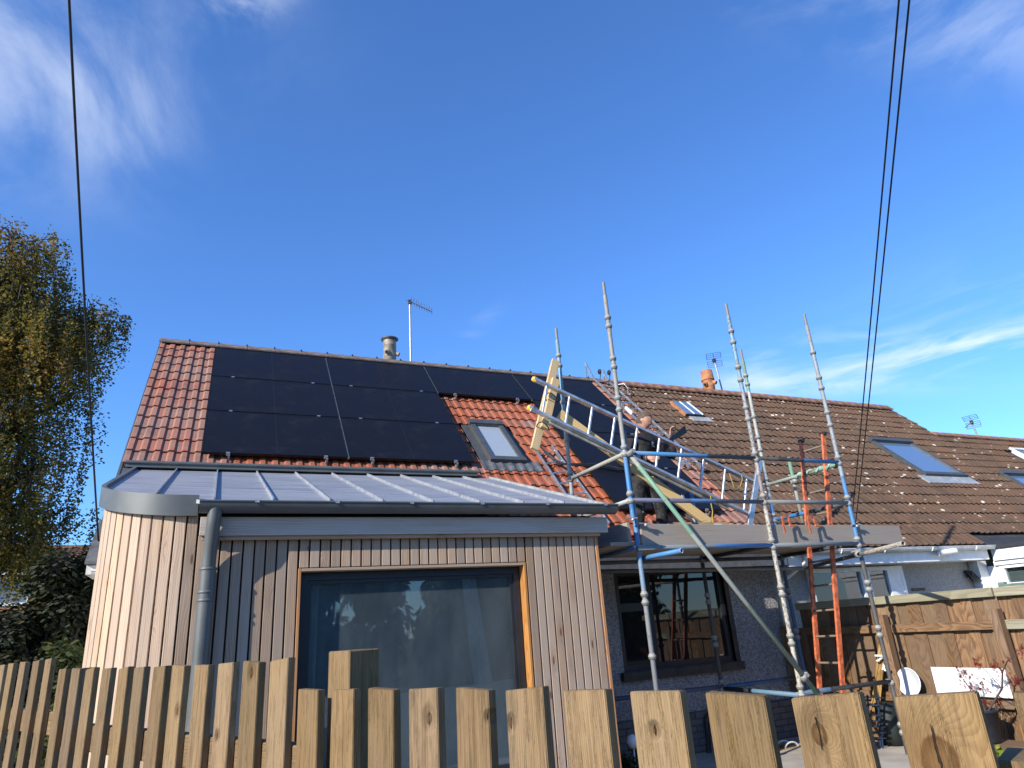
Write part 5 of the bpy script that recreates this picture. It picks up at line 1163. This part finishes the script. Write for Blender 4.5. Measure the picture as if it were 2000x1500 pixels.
# ================================================================== side fence of the garden
SFX = 7.70
sf = thing('board_fence', (SFX, 6.0, 0), 'tall weathered board fence running out from the house wall, white panel leaning on it', 'fence')
yy = 7.66; Rs = random.Random(9); alt = 0
while yy > 4.15:
    wd = Rs.uniform(.115, .185); alt ^= 1
    plank('fence_board', (SFX + (.018 if alt else 0), yy - wd / 2, .06), (SFX + (.018 if alt else 0), yy - wd / 2 + Rs.uniform(-.006, .006), 1.62 + Rs.uniform(-.01, .005)), .018, wd + (.02 if alt else -.004), FENCEW, sf, hint=(0, 1, 0)); yy -= wd
plank('cap_rail', (SFX - .045, 7.66, 1.642), (SFX - .045, 4.88, 1.644), .045, .092, PALEWOOD, sf); plank('cap_rail', (SFX - .045, 4.86, 1.642), (SFX - .045, 4.0, 1.642), .045, .092, PALEWOOD, sf)
plank('rail', (SFX - .04, 7.66, 1.315), (SFX - .04, 6.30, 1.312), .05, .092, FENCEW, sf); plank('rail', (SFX - .04, 6.20, 1.312), (SFX - .04, 4.94, 1.317), .05, .092, FENCEW, sf); plank('rail', (SFX - .04, 4.84, 1.315), (SFX - .04, 4.1, 1.315), .05, .092, PALEWOOD, sf)
plank('rail', (SFX - .04, 7.66, .55), (SFX - .04, 4.1, .55), .05, .10, FENCEW, sf)
for py in (6.26, 4.88, 7.60): plank('post', (SFX - .10, py, 0), (SFX - .10, py, 1.475 if py < 7 else 1.36), .095, .095, FENCEW, sf)
plank('gravel_post', (7.33, 7.60, 0), (7.33, 7.60, 1.40), .10, .10, FENCEW, sf)
k = MB(); k.box(7.575, 7.592, 4.92, 5.765, .615, .895); tag(build('white_panel', k, WHITE), 'plain white panel leaning on the board fence behind the red maple', 'panel')
bs = MB(); mt = frame((7.60, 6.09, .725), (7.50, 6.09, .735)); bs.lathe([(0, .0), (.12, .0), (.145, .012), (.150, .030), (.158, .033), (.152, .036), (.140, .030), (.128, .014), (0, .010)], 24, mt); tag(build('wash_basin', bs, plain('enamel', (.60, .63, .67), .35, var=.05)), 'round white enamel basin hung against the board fence post', 'basin')
cn = thing('cane_bundle', onX(1706, 1400, 7.45), 'bundle of thin bamboo canes leaning on the board fence', 'canes')
CANE = plain('bamboo', (.34, .20, .06), .55, var=.2)
for i in range(11):
    k = MB(); k.tube([onX(1694 + i * 1.8 + Rs.uniform(-2, 2), 1420, 7.38 + .01 * i), onX(1717 + i * 1.5 + Rs.uniform(-3, 3), 1258 + Rs.uniform(-6, 14), 7.58)], .0075, 6); build('cane', k, CANE, cn)
for q in ((1720, 1289), (1729, 1302)):
    c_ = onX(q[0], q[1], 7.50); k = MB(); k.tube([c_ + Vector((Rs.uniform(-.03, .03), Rs.uniform(-.05, .05), Rs.uniform(-.05, .05))) for _ in range(7)], .014, 6); build('tie', k, WHITE_OLD, cn)
# folded chair
ch = thing('folding_chair', (7.1, 6.2, 0.05), 'folded navy metal garden chair with slats, leaning by the bamboo canes', 'chair')
cx_ = 7.25
for i, (xa, xb_) in enumerate(((1694, 1703), (1715, 1722))):
    k = MB(); k.tube([onX(xa, 1358, cx_), onX(xb_, 1500, cx_), onX(xb_ + 8, 1640, cx_)], .012, 8); build('leg', k, NAVY, ch); k = MB(); k.tube([onX(xa + 8, 1440, cx_ - .03), onX(xb_ + 5, 1500, cx_ - .03), onX(xb_ + 14, 1640, cx_ - .03)], .009, 8); build('leg', k, NAVY, ch)
for i, yv in enumerate((1361, 1376, 1396, 1407, 1418, 1429, 1440)):
    k = MB(); a_ = onX(1680 + (yv - 1361) * .06, yv, cx_ - .02); b_ = onX(1724 + (yv - 1361) * .06, yv + 2, cx_ - .02); k.beam(a_, b_, .012, .046, (1, 0, 0)); build('slat', k, NAVY, ch)
# water butt
k = MB(); c_ = onX(1752, 1470, 7.5); k.lathe([(0, .05), (.12, .05), (.135, .2), (.135, .42), (.125, .47), (.13, .49), (.0, .51)], 20, Matrix.Translation((7.5, c_.y, 0))); tag(build('water_butt', k, plain('dark_green_plastic', (.012, .018, .017), .5)), 'dark green plastic water butt between the folded chair and the white panel', 'barrel')
# shelf, pot and red maple
sh = thing('plant_shelf', onX(1935, 1446, 7.40), 'rough timber plant shelf on legs carrying the black pot', 'shelf')
zs = onX(1925, 1447, 7.30).z; ysh = onX(1925, 1447, 7.30).y
plank('shelf_board', (7.05, ysh + .32, zs - .02), (7.05, ysh - .75, zs - .02), .30, .035, FENCEW, sh); plank('shelf_board', (7.36, ysh + .32, zs - .02), (7.36, ysh - .75, zs - .02), .30, .035, FENCEW, sh)
for q in ((6.95, ysh - .22), (7.45, ysh - .22), (6.95, ysh - .70)): plank('leg', (q[0], q[1], 0), (q[0], q[1], zs - .04), .06, .05, FENCEW, sh)
pc_ = onX(1928, 1440, 7.25); pz = zs
pot = thing('potted_maple', (7.25, pc_.y, pz), 'red-leaved Japanese maple in a black plastic pot on the plant shelf', 'plant')
k = MB(); k.lathe([(0, .0), (.115, .0), (.118, .02), (.155, .27), (.165, .275), (.165, .30), (.150, .30), (.146, .26), (0, .255)], 22, Matrix.Translation((7.25, pc_.y, pz))); build('pot', k, plain('black_pot', (.016, .018, .024), .5), pot)
k = MB(); soil = Vector((7.25, pc_.y, pz + .26)); T = [soil + Vector((0, -.06, 0)), onX(1957, 1345, 7.25), onX(1958, 1312, 7.25), onX(1968, 1290, 7.25), onX(1990, 1275, 7.25)]
k.tube(T, [.010, .009, .008, .006, .004], 7); ends = []
for st, en, r_ in ((0, (1895, 1342), .005), (0, (1868, 1305), .005), (1, (1880, 1312), .004), (0, (1915, 1330), .004), (1, (1905, 1290), .004), (2, (1938, 1300), .004), (1, (1985, 1330), .003), (0, (1925, 1372), .004), (0, (1950, 1368), .004), (3, (2010, 1262), .003)):
    e = onX(en[0], en[1], 7.25 + Rs.uniform(-.12, .1)); s_ = T[st] ; mid = s_.lerp(e, .5) + Vector((Rs.uniform(-.03, .03), 0, .03)); k.tube([s_, mid, e], [r_, r_ * .7, r_ * .4], 5); ends += [e, mid.lerp(e, .6), mid.lerp(e, .3) if Rs.random() < .4 else e]
build('stem', k, BARK, pot); lv = MB()
def leafquad(mb, c, n, s, mi=0, asp=.62):
    n = Vector(n).normalized(); t_ = n.cross(Vector((.3, .9, .2))).normalized(); b_ = n.cross(t_); mb.add([c - t_ * s, c + b_ * s * asp, c + t_ * s, c - b_ * s * asp], [(0, 1, 2, 3)], mi)
for e in ends + T[2:]:
    for i in range(6):
        c_ = e + Vector((Rs.gauss(0, .02), Rs.gauss(0, .025), Rs.gauss(-.005, .02)))
        for a_ in range(5):
            an = 2 * math.pi * a_ / 5; d_ = Vector((math.cos(an) * .3, math.cos(an), math.sin(an))); nn = Vector((-1, Rs.uniform(-.6, .6), Rs.uniform(-.6, .6))).normalized(); tip = c_ + d_ * Rs.uniform(.014, .024); s_ = nn.cross(d_).normalized() * .004; lv.add([c_, tip * .5 + c_ * .5 + s_, tip, tip * .5 + c_ * .5 - s_], [(0, 1, 2, 3)])
build('leaves', lv, LEAF_RED, pot)
def tuft(name, label, base, h, w_, n, mat, cat='plant', leaf=.02, stems=6, pot_=None):
    base = Vector(base); t_ = thing(name, base, label, cat); k = MB(); l_ = MB()
    for i in range(stems):
        e = base + Vector((Rs.gauss(0, w_ * .5), Rs.gauss(0, w_ * .5), h * Rs.uniform(.55, 1))); k.tube([base, base.lerp(e, .5) + Vector((Rs.gauss(0, .02), Rs.gauss(0, .02), .02)), e], [.006, .005, .003], 5)
        for j in range(n // stems):
            p = base.lerp(e, Rs.uniform(.25, 1.05)) + Vector((Rs.gauss(0, w_ * .16), Rs.gauss(0, w_ * .16), Rs.gauss(0, .02))); leafquad(l_, p, (Rs.uniform(-1, 1), Rs.uniform(-1, .2), Rs.uniform(.1, 1)), leaf * Rs.uniform(.6, 1.2))
    build('stem', k, BARK, t_); build('leaves', l_, mat, t_); return t_
q = onX(1957, 1520, 6.6); lime = tuft('lime_plant', 'young lime-green leafed plant in a trough below the shelf', (6.6, q.y, q.z), .30, .14, 90, LEAF_LIME, leaf=.035)
k = MB(); k.box(6.45, 6.75, q.y - .35, q.y + .25, q.z - .22, q.z); build('trough', k, plain('slate_plastic', (.05, .065, .07), .6), lime)
q = onY(1232, 1500, 6.9); tuft('dwarf_conifer', 'small bright green conifer below the kitchen window', (q.x, 6.9, .05), q.z - .05 + .16, .20, 700, LEAF_LIME if False else LEAF_MID, leaf=.022, stems=14)
q = onY(1236, 1448, 6.85); k = MB(); k.lathe([(0, -.07), (.05, -.05), (.07, 0), (.05, .05), (0, .07)], 14, Matrix.Translation(q)); k.tube([q - Vector((0, 0, .05)), (q.x, q.y, .05)], .008, 6); tag(build('garden_globe', k, WHITE), 'white globe on a stake beside the small conifer', 'globe')
q = onY(1542, 1500, 7.2); k = MB(); k.box(q.x - .22, q.x + .16, 7.05, 7.40, .051, onY(1542, 1478, 7.1).z); tag(build('cardboard_box', k, CARD), 'tall brown cardboard box against the brick base of the wall', 'box')
bg_ = thing('tote_bag', onY(1540, 1476, 7.2), 'black tote bag with white rope handles resting on the tall cardboard box', 'bag'); q = onY(1540, 1466, 7.2)
k = MB(); k.lathe([(0, -.06), (.12, -.055), (.14, 0), (.11, .05), (.04, .035), (0, .02)], 14, Matrix.Translation(q) @ Matrix.Scale(.7, 4, (0, 1, 0))); build('bag_body', k, BLACK, bg_)
for s_ in (-1, 1): k = MB(); k.tube([q + Vector((.11 * math.cos(a_), s_ * .07, .03 + .07 * math.sin(a_))) for a_ in [math.pi * i / 8 for i in range(9)]], .010, 6); build('handle', k, WHITE_OLD, bg_)
k = MB(); hq = [onY(1383, 1510, 7.5), onY(1381, 1440, 7.6), onY(1377, 1410, 7.62), onY(1378, 1396, 7.62), onY(1383, 1392, 7.62), onY(1386, 1402, 7.62), onY(1385, 1424, 7.6), onY(1390, 1500, 7.5)]; k.tube(hq, .012, 8); tag(build('garden_hose', k, BLACK), 'black hose looped up against the pebbledash wall', 'hose')
# trellis beyond the board fence
tr_ = thing('trellis', (8.6, 4.9, 0), 'green painted trellis and pergola beyond the board fence', 'trellis'); GRN = plain('sage_paint', (.13, .19, .15), .7, var=.15)
p0 = onX(1962, 1150, 8.5); 
for zt, hh in ((onX(1990, 1147, 8.5).z, .10), (onX(1990, 1166, 8.5).z, .09), (onX(1990, 1180, 8.5).z, .05)): plank('rail', (8.5, p0.y + .05, zt), (8.5, p0.y - 1.4, zt), .04, hh, GRN, tr_)
for i in range(14):
    ya = p0.y - .05 - i * .10
    for sgn in (-1, 1):
        plank('lath', (8.5 + sgn * .008, ya, .9), (8.5 + sgn * .008, ya + sgn * .62, 1.52), .008, .03, GRN, tr_, bev=0)
plank('post', (8.52, p0.y + .02, 0), (8.52, p0.y + .02, 1.75), .07, .07, GRN, tr_)

# ================================================================== trees, shrubs, the far house
def leafcloud(mb, R, anchors, strand, nleaf, size, droop, spread, maxn=10 ** 9):
    """hanging strands of small leaves from every anchor"""
    for (p, out) in anchors:
        L = strand * R.uniform(.45, 1.25); d = Vector((out.x + R.gauss(0, .5), out.y + R.gauss(0, .5), R.uniform(-.2, .5))).normalized(); q = p.copy(); k = int(nleaf * R.uniform(.6, 1.3))
        for i in range(k):
            d = (d + Vector((0, 0, -droop))).normalized(); q = q + d * (L / k)
            c = q + Vector((R.gauss(0, spread), R.gauss(0, spread), R.gauss(0, spread)))
            n = Vector((R.uniform(-1, 1), R.uniform(-1, 1), R.uniform(-.5, 1))); s_ = size * R.uniform(.55, 1.25)
            n.normalize(); t_ = n.cross(Vector((R.uniform(-1, 1), R.uniform(-1, 1), -.8))).normalized(); b_ = n.cross(t_); mb.add([c - t_ * s_, c + b_ * s_ * .6, c + t_ * s_ * .9, c - b_ * s_ * .55], [(0, 1, 2, 3)])
Rt = random.Random(77)
D0 = 19.0
birch = thing('birch_tree', (at(-95, 1190, D0).x, at(-95, 1190, D0).y, 0), 'tall birch with drooping yellowing twigs standing beyond the gable', 'tree')
tb = Vector((at(-95, 1190, D0).x, at(-95, 1190, D0).y, 0)); k = MB()
trunk = [tb, tb + Vector((.1, 0, 3)), tb + Vector((-.1, .1, 6)), tb + Vector((-.05, 0, 8)), tb + Vector((-.2, .1, 10)), tb + Vector((-.35, .1, 11.3))]
k.tube(trunk, [.26, .22, .19, .14, .08, .02], 10); build('trunk', k, plain('birch_bark', (.18, .165, .15), .8, var=.4, scale=5), birch)
blobs = [(-40, 500, 90, 80), (20, 560, 75, 75), (55, 640, 85, 70), (150, 625, 66, 42), (185, 640, 38, 50), (150, 680, 50, 45), (100, 700, 75, 55), (20, 740, 90, 70), (110, 790, 60, 50), (30, 850, 95, 65), (60, 920, 65, 50), (0, 990, 85, 60), (60, 1020, 50, 35), (110, 1005, 48, 18), (60, 1070, 45, 35), (-60, 620, 90, 110), (-90, 800, 110, 130), (-60, 960, 90, 110), (20, 1060, 60, 30), (25, 470, 45, 35), (60, 560, 50, 40)]
limbs = MB(); anch = []
for (bx_, by_, rx_, ry_) in blobs:
    dist = D0 + Rt.uniform(-1.0, 1.0); c = at(bx_, by_, dist); sx, sy = rx_ * dist / FPX, ry_ * dist / FPX
    h0 = max(1.5, c.z - 1.6); s0 = trunk[0].lerp(trunk[-1], min(.95, h0 / 11.3)); mid = s0.lerp(c, .5) + Vector((0, 0, .35)); limbs.tube([s0, mid, c], [.075, .05, .02], 6)
    nn = int(80 * (rx_ * ry_) / (80 * 70)) + 8
    for i in range(nn):
        a_, r_, e_ = Rt.uniform(0, 6.283), Rt.random() ** .5, Rt.uniform(-1, 1); o_ = rt * (math.cos(a_) * r_ * sx) + up * (math.sin(a_) * r_ * sy) + fw * (e_ * (sx + sy) * .45); p = c + o_; anch.append((p, Vector((o_.x, o_.y, 0)).normalized() * .8 if o_.length > .01 else Vector((1, 0, 0))))
        if i % 2 == 0: limbs.tube([c, c.lerp(p, .55) + Vector((0, 0, .12)), p, p + Vector((0, 0, -.35))], [.02, .014, .009, .005], 4)
sp0 = at(60, 488, D0); limbs.tube([at(40, 500, D0), at(75, 478, D0), at(97, 455, D0)], [.02, .012, .006], 4)
for q in ((97, 455), (110, 465), (125, 478), (85, 470)): anch += [(at(q[0] + Rt.uniform(-6, 6), q[1] + Rt.uniform(-4, 4), D0), Vector((1, 0, 0)))] * 2
build('limbs', limbs, BARK, birch); cr = MB(); leafcloud(cr, Rt, anch, 1.2, 58, .043, .27, .06); build('crown', cr, LEAF_BIRCH, birch)
def shrub(name, label, base, h, w_, n, mat, size, R, group=None, cat='shrub', trunk_h=.4, ncl=26):
    base = Vector(base); t_ = thing(name, base, label, cat, group); st = MB(); l_ = MB(); cl = []
    for i in range(ncl):
        a_ = R.uniform(0, 6.283); r_ = w_ * R.random() ** .5 * .85; z = h * (trunk_h + (1 - trunk_h) * R.random()); r_ *= 1.0 - .55 * max(0, (z / h - .55) / .45); c = base + Vector((r_ * math.cos(a_), r_ * math.sin(a_), z)); cl.append((c, w_ * R.uniform(.28, .45))); st.tube([base + Vector((R.gauss(0, .05), R.gauss(0, .05), 0)), base.lerp(c, .5) + Vector((0, 0, h * .08)), c], [.02 * h, .013 * h, .004 * h], 5)
    for i in range(n):
        c, r_ = cl[R.randrange(len(cl))]; d = Vector((R.gauss(0, 1), R.gauss(0, 1), R.gauss(0, .9))).normalized() * (r_ * R.random() ** .4); leafquad(l_, c + d, d + Vector((R.uniform(-.6, .6), R.uniform(-.6, .6), .5)), size * R.uniform(.6, 1.2), 0, .6)
    build('stems', st, BARK, t_); build('foliage', l_, mat, t_); return t_
Rg = random.Random(31)
def gp(x, dist): d = ray(x, 1280); d = Vector((d.x, d.y, 0)).normalized(); return d * dist
shrub('evergreen_shrub', 'large dark evergreen shrub beside the gable of the bungalow', gp(120, 14.5), 3.15, .9, 34000, LEAF_DARK, .065, Rg, trunk_h=.02, ncl=46)
shrub('evergreen_shrub', 'low dark evergreen shrub at the foot of the birch', gp(20, 16), 2.2, 1.3, 14000, LEAF_DARK, .07, Rg, trunk_h=.05)
shrub('turning_shrub', 'slim shrub with orange and yellow autumn leaves against the gable', gp(168, 15.4), 3.1, .42, 3200, LEAF_TURN, .05, Rg, trunk_h=.1)
shrub('garden_shrub', 'small mid-green shrub peeping over the picket fence by the gable', gp(150, 11.5), 1.75, .6, 3500, LEAF_MID, .05, Rg, trunk_h=.1)
for (x_, y_, h_, w_, lab) in ((-10, -19, 5.2, 3.6, 'broad leafy tree behind the viewer, reflected at the downpipe end of the picture window'), (-3, -17, 5.6, 3.6, 'tall leafy tree behind the viewer, reflected in the middle of the picture window'),
        (4.5, -19, 5.4, 3.8, 'dense leafy tree behind the viewer, reflected behind the drawn white curtain'), (11.5, -16, 5.2, 3.6, 'leafy tree behind the viewer, reflected in the wide kitchen window pane'), (19, -17, 5.6, 3.8, 'leafy tree behind the viewer, reflected in the narrow kitchen window light')):
    shrub('roadside_tree', lab, (x_, y_, 0), h_, w_, 11000, LEAF_MID, .26, Rg, 'trees behind the viewer reflected in the windows', 'tree', .08)
# far house beyond the birch
far = thing('far_house', (-8.5, 43, 0), 'two-storey house with a brown tiled roof half hidden behind the birch', 'house')
fd = Vector((-.05, 1, 0)).normalized()
ZR = HC + 44.5 * math.tan(math.radians(7.45)); ZE = HC + 42 * math.tan(math.radians(6.0))
mb = MB(); mb.box(-16, -4.0, 42.2, 52, 0, ZE); build('wall', mb, plain('far_brick', (.17, .11, .085), .9, var=.2, scale=3), far)
mb = MB(); mb.prism([(-16.3, 41.7, ZE - .15), (-16.3, 46.5, ZR + .25), (-16.3, 52.3, ZE - .15), (-16.3, 46.5, ZR)], (12.7, 0, 0)); rf = build('roof', mb, TILE_FAR, far)
nrow = 11
for i in range(nrow):
    f0 = i / nrow; y0 = 41.65 + (46.45 - 41.65) * f0; z0 = ZE - .10 + (ZR + .25 - ZE + .10) * f0; mb = MB(); dy, dz = 4.8 / nrow, (ZR + .35 - ZE) / nrow
    for kx in range(42):
        xa = -16.3 + kx * .302
        mb.add([(xa, y0, z0 + .09), (xa + .1, y0, z0 + .15), (xa + .2, y0, z0 + .15), (xa + .3, y0, z0 + .09), (xa, y0 + dy * 1.05, z0 + dz + .04), (xa + .1, y0 + dy * 1.05, z0 + dz + .10), (xa + .2, y0 + dy * 1.05, z0 + dz + .10), (xa + .3, y0 + dy * 1.05, z0 + dz + .04), (xa, y0, z0), (xa + .3, y0, z0)], [(0, 1, 5, 4), (1, 2, 6, 5), (2, 3, 7, 6), (0, 8, 9, 3)])
    tag(build('tile_course', mb, TILE_FAR, rf), kind='stuff')
mb = MB(); mb.box(-16.4, -3.6, 46.3, 46.7, ZR + .22, ZR + .42); build('ridge', mb, RIDGE_OLD, far)
mb = MB(); mb.box(-16.2, -3.8, 41.55, 41.75, ZE - .25, ZE - .08); build('gutter', mb, WHITE_OLD, far)
zw1 = HC + 42 * math.tan(math.radians(5.6)); zw0 = HC + 42 * math.tan(math.radians(3.75))
for x0, x1 in ((-11.2, -8.2), (-15.2, -13.0)):
    mb = MB(); ring(mb, x0, x1, zw0, zw1, 42.0, 42.2, .14); mb.box((x0 + x1) / 2 - .06, (x0 + x1) / 2 + .06, 42.02, 42.19, zw0 + .14, zw1 - .14); fwn = build('window', mb, WHITE, far); mb = MB(); mb.box(x0 + .1, x1 - .1, 42.1, 42.12, zw0 + .1, zw1 - .1); build('pane', mb, PANE_NB, fwn)
zl1 = HC + 40.5 * math.tan(math.radians(3.5)); zl0 = HC + 40 * math.tan(math.radians(1.7))
mb = MB(); mb.prism([(-15, 39.2, zl0), (-15, 42.2, zl1 + .3), (-15, 42.2, zl1), (-15, 39.2, zl0 - .15)], (7.0, 0, 0)); build('porch_roof', mb, TILE_FAR, far)
mb = MB(); mb.box(-14.8, -8.2, 39.6, 42.19, 0, zl0); build('porch_wall', mb, RENDER_W, far)
